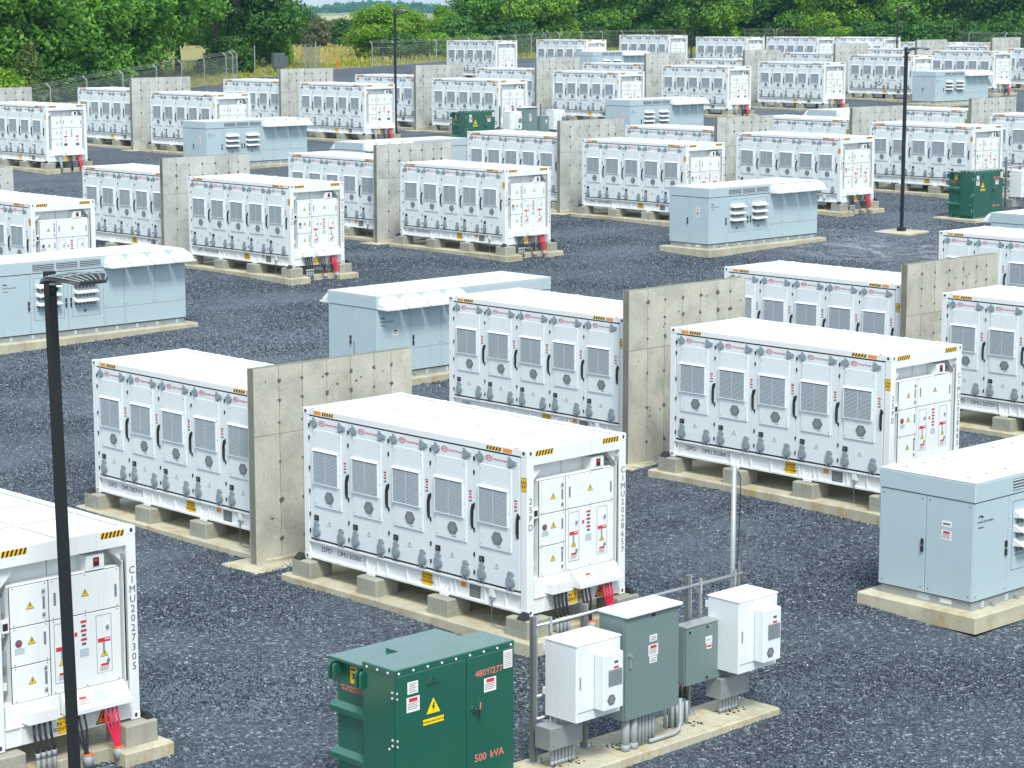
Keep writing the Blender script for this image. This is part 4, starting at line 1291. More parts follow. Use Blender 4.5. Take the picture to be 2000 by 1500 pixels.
def pcs_B():
    r = thing('inverter_skid', 'prototype', 'inverter'); pcs_common(r, 'B')
    side_panel(r, .005, 1.22, .18, 1.955, 'panel', marks=False)
    side_panel(r, 1.22, 2.33, .78, 1.955, handle=1.29); side_panel(r, 1.22, 2.33, .18, .78, 'panel')
    side_panel(r, 2.33, 3.3, .78, 1.955, 'panel'); side_panel(r, 2.33, 3.3, .18, .78, 'panel')
    for y0, y1 in ((3.3, 4.5), (4.5, 5.6), (5.6, PLEN - .005)): side_panel(r, y0, y1, .18, 1.955)
    for k in range(4):
        link('rain_hood', HOOD, r, (PW + .02, .02 + k * .80, 1.99))
        link('rain_hood', HOOD, r, (-.02, .76 + k * .80, 1.99), (0, 0, math.pi))
    b = MB(); b.box(PW + .015, PW + .03, 3.6, 6.1, 2.04, 2.27, 'slat'); b.build('roof_vent', r)
    b = MB(); danger_plate(b, 'x', PW + .012, .65, 1.28, .2, .16, head='ink'); b.build('warning_sticker', r)
    emblem_pcs(r, .12)
    snapshot(r); return r
PA, PB = pcs_A(), pcs_B()
def pad_mesh(w, l, o=.28, h=.3):
    b = MB(); b.cbox(-o, w + o, -o, l + o, -h, 0, 'cpad', .02); return b.mesh('slab')
PPAD = pad_mesh(PW, PLEN)
PLAB = {'S1': 'grey inverter with three roof lids cut by the picture edge, its end doors closest', 'S2': 'grey inverter with four white rain hoods behind the near lamp head',
        'S3': 'grey inverter with rain hoods at its near end, behind the stained firewall', 'S4': 'free-standing grey inverter with six louvres and four hoods in mid yard',
        'S5': 'grey inverter with louvred doors before the first far firewall', 'S6': 'grey inverter with three roof vents behind the mid firewall near the far transformer',
        'S7': 'grey inverter just behind the lamp post with square footing, among far containers', 'S8': 'grey inverter roof with white awnings before the containers along the fence',
        'S9': 'grey inverter with white hood showing between a mid firewall and a container', 'S10': 'grey inverter roof with one hood showing behind middle row containers',
        'S11': 'grey inverter roof with hood in front of the mid-yard green transformer', 'S12': 'grey inverter roof edge just visible before the fence containers'}
pu = set()
for k, (x, y, t) in PCS.items():
    p = PA if t == 'A' else PB
    z = gz(x - 1, y + 3) + .16
    loc = (x - PW, y, z); g = 'grey inverters between the container rows'
    if p.name not in pu:
        pu.add(p.name); p.location = loc; p['label'] = PLAB[k]; p['group'] = g
    else: copy_tree(p, loc, PLAB[k], g)
    q = link('concrete_slab', PPAD, None, loc)
    q['label'] = ' '.join(('low concrete slab under the ' + PLAB[k]).split(',')[0].split()[:16]); q['category'] = 'concrete pad'; q['group'] = 'concrete slabs under the inverters'

# ------------------------------------------------------------------ green transformers
def transformer():
    r = thing('pad_transformer', 'prototype', 'transformer')
    CW, CD, TH = 2.22, .66, 2.08
    b = MB(); b.box(-CD, -.002, 0, CW, .0, TH - .03, 'green'); cab = b.build('cabinet', r)
    b = MB()
    b.cbox(-CD - .015, .015, -.015, CW + .015, TH - .085, TH, 'green', .012)
    for k in range(9): b.prism([(.06 + k * .262 + .017 * math.cos(a), TH - .055 + .017 * math.sin(a)) for a in np.linspace(0, 5.4, 7)], 'x', .015, .025, 'paper')
    for k in range(3): b.prism([(-CD + .1 + k * .22 + .017 * math.cos(a), TH - .055 + .017 * math.sin(a)) for a in np.linspace(0, 5.4, 7)], 'y', -.025, -.015, 'paper')
    b.build('lid', r)
    for y0, y1 in ((.006, 1.30), (1.312, CW - .006)):
        b = MB(); b.cbox(-.01, .02, y0, y1, .14, TH - .095, 'green', .008)
        d = b.build('door', r)
        if y0 < 1:
            h = MB()
            for z in (.35, 1.05, 1.72):
                h.box(.0, .035, -.012, .03, z - .06, z + .06, 'green')
                for dz in (-.04, .04):
                    for yy, xx in ((.012, .036),): h.box(xx - .01, xx + .004, yy - .012, yy + .012, z + dz - .012, z + dz + .012, 'paper')
                    h.box(-.06, -.035, -.014, .0, z + dz - .012, z + dz + .012, 'paper')
            for z in (.6, .95): h.box(-.13, -.105, -.012, .0, z - .012, z + .012, 'paper')
            h.build('hinge', d)
            s = MB(); sticker(s, 'x', .02, .21, .40, 1.70, 1.87, 'paper', .004)
            for k in range(5): sticker(s, 'x', .02, .235, .375 - .03 * (k % 2), 1.725 + k * .027, 1.733 + k * .027, 'gink', .006)
            s.build('notice', d); s = MB(); danger_plate(s, 'x', .02, .31, 1.55, .235, .21); s.build('warning_sticker', d)
            s = MB(); warn_tri(s, 'x', .02, .68, 1.42, .25, 'sunyellow', 'sunyellow'); s.build('warning_triangle', d)
            s = MB(); sticker(s, 'x', .02, .49, .87, 1.20, 1.28, 'sunyellow', .004); s.build('warning_strip', d)
            text_x(d, 'WARNING HIGH VOLTAGE', .033, 'ink', .024, .68, 1.24)
            s = MB(); s.tube([(.024, .60, 1.82), (.024, .66, 1.86), (.024, .70, 1.82), (.024, .76, 1.86)], .008, 'ink', 4); s.build('logo', d)
            text_x(d, 'ASTRO', .075, 'ink', .02, .68, 1.75)
        else:
            text_x(d, '480Y/277', .135, 'pink', .02, 1.73, 1.72); text_x(d, '500', .155, 'pink', .02, 1.56, .50); text_x(d, 'kVA', .155, 'pink', .02, 1.88, .50)
            s = MB(); danger_plate(s, 'x', .02, 1.75, 1.53, .23, .20); s.build('warning_sticker', d); s = MB()
            sticker(s, 'x', .02, 2.01, 2.18, 1.70, 1.96, 'paper', .004)
            for k in range(8): sticker(s, 'x', .02, 2.025, 2.165, 1.725 + k * .028, 1.732 + k * .028, 'logo' if k == 7 else 'gink', .006)
            s.build('notice', d)
            s = MB(); s.tube([(.02, 1.43, 1.24), (.06, 1.43, 1.24), (.075, 1.46, 1.245), (.075, 1.50, 1.22), (.07, 1.50, 1.10)], .016, 'black', 6)
            s.prism(circ(1.43, 1.235, .045, 10), 'x', .02, .045, 'green'); s.tube([(.028, 1.56, 1.31), (.028, 1.555, 1.21), (.028, 1.52, 1.12)], .01, 'pink', 4)
            s.build('handle', d)
    b = MB(); b.box(-CD - .01, .01, 0, CW, .0, .13, 'green'); b.build('sill', r)
    # oil tank behind
    tx0, tx1, ty0, ty1 = -1.34, -CD - .001, .10, 1.98
    b = MB(); b.box(tx0, tx1, ty0, ty1, 0, 1.96, 'green'); tk = b.build('tank', r)
    b = MB(); b.cbox(tx0 - .09, tx1, ty0 - .09, ty1 + .05, 1.96, 2.0, 'green', .008); tl = b.build('tank_lid', r)
    b = MB(); b.box(tx1 - .36, tx1, .72, 1.62, 2.001, 2.05, 'green'); b.build('hand_hole_cover', tl)
    for z in (.62, 1.30):
        b = MB(); b.hexa([(tx0 - .07, ty0 - .1, z - .08), (tx1, ty0 - .1, z - .08), (tx1, ty0, z - .09), (tx0 - .07, ty0, z - .09), (tx0 - .07, ty0 - .1, z + .0), (tx1, ty0 - .1, z + .0), (tx1, ty0, z + .06), (tx0 - .07, ty0, z + .06)], 'green')
        b.box(tx0 - .07, tx0, ty0, ty1 + .05, z - .08, z + .05, 'green')
        b.build('stiffener', tk)
    for x in (tx0 - .02, tx1 - .12):
        b = MB(); b.prism([(ty0, 1.93), (ty0 - .13, 1.93), (ty0 - .16, 1.89), (ty0 - .16, 1.69), (ty0 - .11, 1.69), (ty0 - .09, 1.79), (ty0, 1.79)], 'x', x, x + .045, 'green')
        b.prism([(ty0, 1.93), (ty0 - .13, 1.93), (ty0 - .16, 1.89), (ty0 - .16, 1.69), (ty0 - .11, 1.69), (ty0 - .09, 1.79), (ty0, 1.79)], 'x', x + .10, x + .145, 'green')
        b.build('lifting_hook', tk)
    LX = -.98
    b = MB(); sticker(b, 'y', ty0, LX - .07, LX + .07, 1.66, 1.90, 'yellow', .004); sticker(b, 'y', ty0, LX - .055, LX + .055, 1.85, 1.88, 'ink', .006)
    b.prism([(LX + q[0], q[1]) for q in ((-.04, 1.73), (.04, 1.73), (.04, 1.745), (.015, 1.745), (.015, 1.79), (.04, 1.79), (.04, 1.805), (-.04, 1.805), (-.04, 1.79), (-.015, 1.79), (-.015, 1.745), (-.04, 1.745))], 'y', ty0 - .006, ty0, 'ink')
    b.build('lifting_label', tk)
    text_y(tk, 'LIFT THE TRANSFORMER\nUP BY THE FOUR LUGS', .046, 'pink', -1.0, ty0, 1.57)
    b = MB(); b.tube([(-1.05, ty0, .12), (-1.05, ty0 - .06, .12)], .05, 'black', 8); b.box(-1.1, -.9, ty0 - .05, ty0, .10, .14, 'black'); b.build('drain_valve', tk)
    snapshot(r); return r
TR = transformer()
TP = pad_mesh(1.55, 2.35, .35, .3)
TLOC = {'T1': (10.59, -6.90), 'T2': (-63.46, 62.67), 'T3': (-24.75, 56.98)}
TLAB = {'T1': 'big green transformer cabinet lettered 480Y/277 and 500 kVA, closest of all', 'T2': 'far green transformer cabinet beside small grey control boxes', 'T3': 'mid-yard green transformer near the lamp post with square footing'}
for k, (x, y) in TLOC.items():
    z = gz(x, y) + .14
    if k == 'T1': z = -.68 + .10 if False else gz(x, y) + .14
    if k == 'T1': TR.location = (x, y, z); TR['label'] = TLAB[k]; TR['group'] = 'green pad transformers'
    else: copy_tree(TR, (x, y, z), TLAB[k], 'green pad transformers')
    q = link('transformer_slab', TP, None, (x - 1.5, y, z)); q['label'] = 'low concrete slab under the ' + TLAB[k].split(' lettered')[0]; q['category'] = 'concrete pad'; q['group'] = 'concrete slabs under the transformers'

# ------------------------------------------------------------------ equipment racks with control cabinets (origin: rack pad, offsets as built at the first rack)
RX0, RY0 = 10.59, -6.90
RG = -.69
def rack_proto():
    r = thing('equipment_rack', 'prototype', 'equipment rack')
    posts = [(-.40, 2.93, 2.32), (-.30, 4.03, 2.32), (-.27, 6.27, 2.32), (-.25, 6.42, 2.32), (-.25, 7.36, 2.32), (-.28, 7.50, 2.32)]
    def strut(x, y, h):
        b = MB()
        b.box(x - .02, x + .02, y - .021, y - .016, .13, h, 'steel'); b.box(x - .02, x - .015, y - .016, y + .02, .13, h, 'steel'); b.box(x + .015, x + .02, y - .016, y + .02, .13, h, 'steel')
        b.box(x - .04, x + .04, y - .085, y - .025, .13, h, 'dsteel')
        b.box(x - .10, x + .10, y - .11, y + .08, .121, .135, 'steel')
        for s in (-.07, .07): b.tube([(x + s, y + .05, .13), (x + s, y + .05, .2)], .012, 'steel', 5)
        b.build('post', r)
    for y, h in ((3.00, 2.32), (4.05, 2.32), (5.05, 1.0), (6.35, 2.36), (7.50, 2.36)): strut(-.34, y, h)
    for y in (3.26, 6.55, 7.36):
        b = MB(); b.box(-.32, -.28, y - .02, y + .02, .75, 2.27, 'steel'); b.build('upright_strut', r)
    for z, y0, y1 in ((2.18, 2.98, 7.55), (1.12, 2.98, 3.4), (.78, 2.98, 4.4), (.78, 6.3, 7.5)):
        b = MB(); b.tube([(-.31, y0, z), (-.31, y1, z)], .026, 'steel', 7); b.build('rail', r, smooth=True)
    b = MB(); b.tube([(-.36, 7.38, .12), (-.36, 7.38, 3.92)], .041, 'steel', 10); b.build('tall_post', r, smooth=True)
    b = MB(); b.tube([(-.29, 7.38, 3.86), (-.24, 7.40, 3.75), (-.25, 7.40, 3.2), (-.28, 7.39, 2.3)], .008, 'ink', 4); b.build('signal_wire', r)
    b = MB(); b.cbox(-.55, .45, 2.35, 7.64, -.25, .12, 'cpad', .02); b.build('slab', r)
    for y0, n, x, z1, rr in ((3.02, 7, -.02, .45, .028), (6.73, 6, -.02, .42, .028)):
        for k in range(n):
            b = MB(); b.tube([(x, y0 + k * .072, .1), (x, y0 + k * .072, z1)], rr, 'conduit', 8); b.tube([(x, y0 + k * .072, .14), (x, y0 + k * .072, .20)], rr + .006, 'conduit', 8)
            b.build('conduit', r, smooth=True)
    for k in range(2):
        b = MB(); b.tube([(.22, 4.32 + k * .17, .1), (.22, 4.32 + k * .17, .66)], .064, 'conduit', 10); b.tube([(.22, 4.32 + k * .17, .12), (.22, 4.32 + k * .17, .22)], .073, 'conduit', 10); b.build('conduit', r, smooth=True)
    for k in range(5):
        b = MB(); b.tube([(.20, 4.64 + k * .075, .1), (.20, 4.64 + k * .075, .66)], .03, 'conduit', 8); b.build('conduit', r, smooth=True)
    for k in range(9):
        x, y = (-.02 if k % 2 else -.12), 5.56 + k * .055
        b = MB(); b.tube([(x, y, .1), (x, y, .50)], .027, 'conduit', 8); b.tube([(x, y, .48), (x, y, .80)], .022, 'blackcable' if k > 4 else 'dsteel', 7); b.build('conduit', r, smooth=True)
    b = MB(); b.tube([(.26, 4.80, .17), (.26, 5.35, .17), (.24, 5.48, .20), (.22, 5.54, .28), (.20, 5.55, .66)], .034, 'conduit', 8); b.build('conduit', r, smooth=True)
    b = MB(); b.box(-.22, -.20, 4.98, 5.42, .18, .72, 'paper')
    b.tube([(-.19, 5.08, .66), (-.18, 5.12, .5), (-.18, 5.2, .38), (-.18, 5.3, .5), (-.18, 5.34, .64)], .008, 'orange', 4); b.tube([(-.19, 5.14, .66), (-.18, 5.18, .45), (-.18, 5.28, .36)], .008, 'gink', 4)
    b.build('wiring_board', r)
    b = MB()
    for y0, y1 in ((2.95, 3.62), (6.66, 7.26), (5.5, 6.12), (4.2, 4.55)):
        for _ in range(26):
            yy = random.uniform(y0, y1); xx = random.uniform(-.14, .14); s = random.uniform(.02, .04)
            b.hexa([(xx, yy, .118), (xx + s, yy + .01, .118), (xx + s, yy + s, .118), (xx, yy + s, .118), (xx + .006, yy + .006, .118 + s * .5), (xx + s * .8, yy + .01, .118 + s * .5), (xx + s * .7, yy + s * .8, .118 + s * .5), (xx, yy + s * .8, .118 + s * .5)], 'gap')
    b.build('gravel_plug', r)['kind'] = 'stuff'
    snapshot(r); return r
def white_cabinet():
    r = thing('telecom_cabinet', 'prototype', 'control cabinet')
    b = MB(); b.cbox(0, .64, 0, .92, 0, 1.13, 'door', .012); b.build('body', r)
    b = MB(); b.cbox(-.01, .655, -.01, .93, 1.132, 1.155, 'white', .01); b.build('lid', r)
    b = MB(); b.cbox(.63, .655, .03, .895, .15, 1.115, 'door', .006); d = b.build('door', r)
    b = MB(); b.cbox(.655, .67, .05, .075, .5, .68, 'steel', .004); b.build('handle', d)
    b = MB(); b.cbox(.656, .86, .34, .76, .16, .99, 'door', .02); a = b.build('air_conditioner', d)
    b = MB(); b.box(.858, .864, .44, .72, .50, .74, 'ventdark')
    for k in range(9): b.box(.863, .869, .44, .72, .505 + k * .026, .517 + k * .026, 'grey')
    b.build('vent_grille', a)
    b = MB(); b.prism([(.50 + .085 * math.cos(k * math.pi / 3), .30 + .085 * math.sin(k * math.pi / 3)) for k in range(6)], 'x', .858, .868, 'fan'); b.prism(circ(.50, .30, .05, 10), 'x', .866, .872, 'fanhub'); b.build('fan_cover', a)
    b = MB(); sticker(b, 'x', .86, .54, .65, .80, .90, 'paper'); sticker(b, 'x', .86, .555, .635, .83, .87, 'gink', .005); sticker(b, 'x', .86, .55, .65, .755, .785, 'red', .004); sticker(b, 'x', .86, .45, .47, .735, .755, 'orange', .004); b.build('warning_sticker', a)
    b = MB()
    for z in (.35, 1.0): b.box(-.05, .0, .0, .08, z - .05, z + .05, 'white'); b.box(-.05, .0, .84, .92, z - .05, z + .05, 'white')
    b.build('wall_bracket', r)
    snapshot(r); return r
def teal_cabinet(w, h, dp, lidover, big):
    r = thing('switch_cabinet' if big else 'junction_cabinet', 'prototype', 'control cabinet')
    b = MB(); b.cbox(0, dp - .03, 0, w, 0, h - .02, 'teal', .012); b.build('body', r)
    b = MB(); b.cbox(-.01, dp + (.05 if big else .0), -.02 if big else 0, w + (.02 if big else 0), h - .018, h + .02, 'white' if big else 'steel', .01); b.build('lid', r)
    b = MB(); b.cbox(dp - .03, dp, .012, w - .012, .01, h - .035, 'teal', .008); d = b.build('door', r)
    b = MB()
    if big:
        b.cbox(dp, dp + .03, .075, .115, .80, 1.0, 'steel', .008); b.prism(circ(.095, .99, .035, 10), 'x', dp, dp + .04, 'steel')
        b.build('handle', d)
        b = MB(); z2 = 0
        for z2 in (1.12, .79):
            b = MB(); sticker(b, 'x', dp, .52, .68, z2, z2 + .1, 'paper')
            for k in range(3): sticker(b, 'x', dp, .54, .66, z2 + .02 + .025 * k, z2 + .028 + .025 * k, 'gink', .005)
            if z2 > 1: b.build('notice', d)
        b.build('notice', d); b = MB(); danger_plate(b, 'x', dp, .60, .985, .21, .17); b.build('warning_sticker', d); b = MB(); sticker(b, 'x', dp, .56, .64, 1.50, 1.54, 'ink', .004); b.build('name_plate', d)
    else:
        for y, z in ((.08, h - .08), (w - .08, h - .08), (w * .5, h - .06), (w - .08, .12), (w * .5, .06)): b.prism(circ(y, z, .02, 8), 'x', dp, dp + .015, 'black')
        b.build('quarter_turn', d)
        b = MB(); sticker(b, 'x', dp, .45, .60, h - .33, h - .22, 'paper'); sticker(b, 'x', dp, .47, .58, h - .30, h - .25, 'slat', .005); sticker(b, 'x', dp, .48, .59, h - .42, h - .34, 'paper'); sticker(b, 'x', dp, .49, .58, h - .395, h - .36, 'red', .005); b.build('warning_sticker', d)
    snapshot(r); return r
def tin_box():
    r = thing('splice_box', 'prototype', 'junction box')
    b = MB(); b.cbox(0, .32, 0, .66, 0, .33, 'steel', .006); b.build('body', r)
    b = MB(); b.box(.319, .326, .01, .65, .01, .32, 'steel')
    for y, z in ((.06, .06), (.60, .06), (.06, .27), (.60, .27)): b.prism(circ(y, z, .012, 6), 'x', .326, .334, 'dsteel')
    b.build('cover', r)
    b = MB()
    for k in range(4): b.tube([(.10 + .04 * (k % 2), .22 + .04 * k, .32), (.10 + .04 * (k % 2), .22 + .04 * k, .50)], .016, 'steel', 6)
    b.build('conduit', r)
    snapshot(r); return r
RK, WC, TB, TS, JB = rack_proto(), white_cabinet(), teal_cabinet(1.18, 1.60, .55, .05, True), teal_cabinet(.97, .93, .22, 0, False), tin_box()
base_h = -RG
ITEMS = [(WC, (-.21, 3.06, .865), 'white cabinet with cooler at the end of the {}'), (TB, (-.21, 4.18, .62), 'tall teal cabinet with chrome handle on the {}'),
         (TS, (-.21, 5.88, .725), 'low teal box beside the tall cabinet on the {}'), (WC, (-.21, 6.62, .865), 'white cabinet under the tall post of the {}'),
         (JB, (-.21, 2.86, .42), 'tin box low under the end cabinet of the {}'), (JB, (-.21, 6.60, .39), 'tin box low by the tall post of the {}')]
RSETS = {'closest rack': (RX0, RY0), 'far rack by the far transformer': TLOC['T2'], 'mid-yard rack by the transformer': TLOC['T3'], 'small rack before the fence containers': (-96.05, 120.8)}
started = set()
def put(p, loc, lab, g):
    if p.name not in started:
        started.add(p.name); p.location = loc; p['label'] = lab; p['group'] = g
    else: copy_tree(p, loc, lab, g)
for nm, (x, y) in RSETS.items():
    z = gz(x, y + 5) + (0 if nm != 'closest rack' else RG - gz(x, y + 5))
    put(RK, (x, y, z), {'closest rack': 'steel strut rack on a long slab carrying four cabinets, closest to the viewer'}.get(nm, nm + ' with rails and a tall post'), 'steel equipment racks')
    for p, o, lab in ITEMS:
        put(p, (x + o[0], y + o[1], z + o[2]), lab.format(nm), 'cabinets on the steel racks')

# ------------------------------------------------------------------ lamp posts
def lamp_post(h, foot):
    r = thing('lamp_post', 'prototype', 'lamp post')
    b = MB(); b.cbox(-.062, .062, -.062, .062, .0, h, 'pole', .008); b.build('pole', r)
    b = MB(); b.cbox(-.15, .15, -.15, .15, 0, .16, 'pole', .02); b.build('base_cover', r)
    if foot:
        b = MB(); b.cbox(-.85, .85, -.85, .85, -.35, -.001, 'cpad', .03); b.build('footing', r)
    b = MB()
    # arched finned luminaire on a short arm along +x
    b.box(.062, .20, -.05, .05, h - .17, h - .06, 'steel')
    b.prism([(.06, h - .20), (.16, h - .20), (.06, h - .32)], 'y', -.03, .03, 'pole')
    hd = b.build('arm', r)
    b = MB(); n = 9
    sec = []
    for k in range(n):
        t = k / (n - 1); x = .18 + .80 * t
        w = .27 * (.55 + .9 * math.sin(math.pi * min(1, .18 + t * .62))) * (1 if t < .8 else (1 - (t - .8) * 1.5))
        z = h - .10 + .11 * math.sin(math.pi * t * .8) - .03 * t
        sec.append((x, w, z))
    for (x0, w0, z0), (x1, w1, z1) in zip(sec[:-1], sec[1:]):
        b.hexa([(x0, -w0, z0 - .035), (x1, -w1, z1 - .035), (x1, w1, z1 - .035), (x0, w0, z0 - .035), (x0, -w0 * .9, z0), (x1, -w1 * .9, z1), (x1, w1 * .9, z1), (x0, w0 * .9, z0)], 'black')
    lh = b.build('lamp_head', r)
    b = MB()
    for s in (-.9, -.6, -.3, 0, .3, .6, .9):
        b.tube([(x, w * s, z + .012 + .012 * (1 - abs(s))) for x, w, z in sec], .009, 'grey', 4)
    for q in (3, 6):
        x, w, z = sec[q]; b.tube([(x, -w * .85, z + .02), (x, 0, z + .04), (x, w * .85, z + .02)], .008, 'grey', 4)
    b.build('cooling_fin', lh)
    snapshot(r); return r
LP = lamp_post(7.62, True)
LPS = [((8.2, -10.58), 0.0, .25, 'black lamp post with finned head, tallest and closest in the yard'), ((-24.5, 51.55), .1, .05, 'black lamp post standing on a square pale footing'),
       ((-68.8, 61.95), .1, .05, 'black lamp post with head above the hazy hills, beside red cables'), ((-133.3, 160.0), .2, 0.0, 'thin dark lamp post by the fence between bright bushy trees'),
       ((-156.1, 154.7), .2, 0.0, 'thin dark lamp post rising before the dark tree past the gate bushes'), ((-97.1, 148.1), .3, -1.3, 'thin lamp post with small arm against the dense dark trees')]
for i, ((x, y), rz, up, lab) in enumerate(LPS):
    z = gz(x, y) + .04
    g = 'black lamp posts'
    if i == 0:
        LP.location = (x, y, z); LP['label'] = lab; LP['group'] = g; LP.rotation_euler = (0, 0, rz)
    else:
        c = copy_tree(LP, (x, y, z + up), lab, g, rz=rz)
LP.rotation_euler = (math.radians(.7), math.radians(-.7), 0); LP.location.x += .09; LP.location.y += .09

# ------------------------------------------------------------------ chain link fence
def fence_run(name, pts, label, arms=1, rail=True, h=2.4, spacing=3.2):
    r = thing(name, label, 'fence', (pts[0][0], pts[0][1], ground(*pts[0])), group='chain link fence runs')
    ox, oy, oz = r.location
    P = []
    for (x0, y0), (x1, y1) in zip(pts[:-1], pts[1:]):
        d = math.hypot(x1 - x0, y1 - y0); n = max(1, round(d / spacing))
        for k in range(n): P.append((x0 + (x1 - x0) * k / n, y0 + (y1 - y0) * k / n))
    P.append(pts[-1])
    G = [ground(x, y) for x, y in P]
    for i, ((x, y), g) in enumerate(zip(P, G)):
        a, c = P[max(0, i - 1)], P[min(len(P) - 1, i + 1)]
        dx, dy = c[0] - a[0], c[1] - a[1]; q = math.hypot(dx, dy)
        nx, ny = dy / q * arms, -dx / q * arms
        b = MB(); b.tube([(0, 0, -.1), (0, 0, h - .3), (-nx * .30, -ny * .30, h)], (.045), 'wire', 6)
        b.build('post', r, (x - ox, y - oy, g - oz))
    mesh = MB(); wires = MB()
    for i in range(len(P) - 1):
        (x0, y0), (x1, y1), g0, g1 = P[i], P[i + 1], G[i], G[i + 1]
        A0 = Vector((x0 - ox, y0 - oy, g0 - oz)); A1 = Vector((x1 - ox, y1 - oy, g1 - oz))
        d = A1 - A0; q = Vector((d.y, -d.x, 0)).normalized() * arms
        n = max(2, int(d.length / .17))
        for k in range(n):
            p = A0 + d * (k / n)
            mesh.tube([p + Vector((0, 0, .03)), p + Vector((0, 0, h - .32))], .006, 'wire', 3, False)
        for z in np.arange(.05, h - .31, .17):
            mesh.tube([A0 + Vector((0, 0, z)), A1 + Vector((0, 0, z))], .007, 'wire', 3, False)
        for t in (.35, .68, 1.0):
            o = -q * .30 * t + Vector((0, 0, h - .3 + .3 * t))
            wires.tube([A0 + o, A1 + o], .011, 'wire', 3, False)
    mesh.build('wire_mesh', r); wires.build('barbed_wire', r)
    if rail:
        b = MB(); b.tube([(P[0][0] - ox, P[0][1] - oy, G[0] - oz + 1.75), (P[1][0] - ox, P[1][1] - oy, G[1] - oz + 1.75)], .022, 'steel', 5)
        b.tube([(P[-1][0] - ox, P[-1][1] - oy, G[-1] - oz + 1.75), (P[-2][0] - ox, P[-2][1] - oy, G[-2] - oz + 1.75)], .022, 'steel', 5); b.build('brace_rail', r)
    return r
fence_run('chain_link_fence', [(-70, 10), (-80, 27), (-87, 40), (-93, 50), (-97.9, 57), (-103.3, 63.4), (-107.7, 69.4), (-112.6, 75.8), (-116.3, 80.8), (-120.4, 86.0), (-124, 90.9), (-125.6, 92.8), (-126.6, 94.0)], 'chain link fence with barbed wire climbing past dark leafy trees to the gate', spacing=30)
fence_run('chain_link_fence', [(-138.8, 119.6), (-139, 122.6), (-141, 130), (-142.4, 136), (-151.5, 151.3), (-161.2, 167.8), (-166.5, 184.3), (-167.5, 197), (-165, 212)], 'chain link fence with angled barbed wire behind the far line of containers', spacing=5.6)
fence_run('chain_link_fence', [(-165, 212.4), (-140, 206), (-118, 204), (-90, 215), (-60, 228)], 'chain link fence sinking behind the last containers at the tree foot', spacing=6)
def gate(label, x, y, dx, dy, hgt=2.3):
    r = thing('gate_leaf', label, 'gate', (x, y, ground(x, y)), group='gate leaves standing open')
    for t in (0, 1):
        b = MB(); b.tube([(dx * t, dy * t, 0), (dx * t, dy * t, hgt + .25 * (1 - t))], .05, 'steel', 7); b.build('gate_post', r)
    b = MB()
    for z in (.12, hgt * .5, hgt - .08): b.tube([(0, 0, z), (dx, dy, z)], .026, 'steel', 5)
    b.build('rail', r)
    b = MB(); d = Vector((dx, dy, 0)); n = max(3, int(d.length / .14))
    for k in range(n): b.tube([d * (k / n) + Vector((0, 0, .12)), d * (k / n) + Vector((0, 0, hgt - .08))], .007, 'steel', 3, False)
    for z in np.arange(.2, hgt - .1, .16): b.tube([(0, 0, z), (dx, dy, z)], .007, 'steel', 3, False)
    b.build('wire_mesh', r)
gate('open chain link gate leaf seen nearly edge on beside the yellow field', -132.2, 100.2, -4.2, 3.2)
gate('narrow chain link gate leaf with two thick posts standing in the field', -138.0, 111.9, -3.6, 1.2)
gate('chain link gate leaf with slanting top rail beside the bright bushes', -140.2, 112.4, -2.2, 3.6, 1.95)

cb = thing('roadside_cabinet', 'slate grey electrical cabinet standing alone by the field entrance', 'electrical cabinet', (-136.2, 106.0, ground(-136.2, 106.0)), math.radians(-20))
b = MB(); b.cbox(-.35, .35, -.55, .55, .25, 1.62, 'slate', .02); b.build('body', cb)
b = MB(); b.box(.34, .37, -.52, .52, .28, 1.58, 'slate'); b.box(.37, .39, -.05, .05, .95, 1.05, 'black'); b.build('door', cb)
b = MB(); b.box(-.3, .3, -.3, .3, 0, .25, 'dsteel'); b.build('pedestal', cb)
b = MB(); b.cbox(-.30, .30, .56, .85, .35, 1.35, 'slate', .02); b.build('side_box', cb)
mk = thing('marker_post', 'orange warning post leaning at the edge of the yellow field', 'marker post', (-137.6, 114.2, ground(-137.6, 114.2)))
b = MB(); b.tube([(0, 0, .08), (.04, -.02, .8)], .07, 'orangeplastic', 8); b.tube([(.02, -.01, .55), (.02, -.01, .66)], .075, 'paper', 8); b.build('post', mk)
b = MB(); b.tube([(0, 0, 0), (0, 0, .10)], .22, 'orangeplastic', 8); b.build('base', mk)

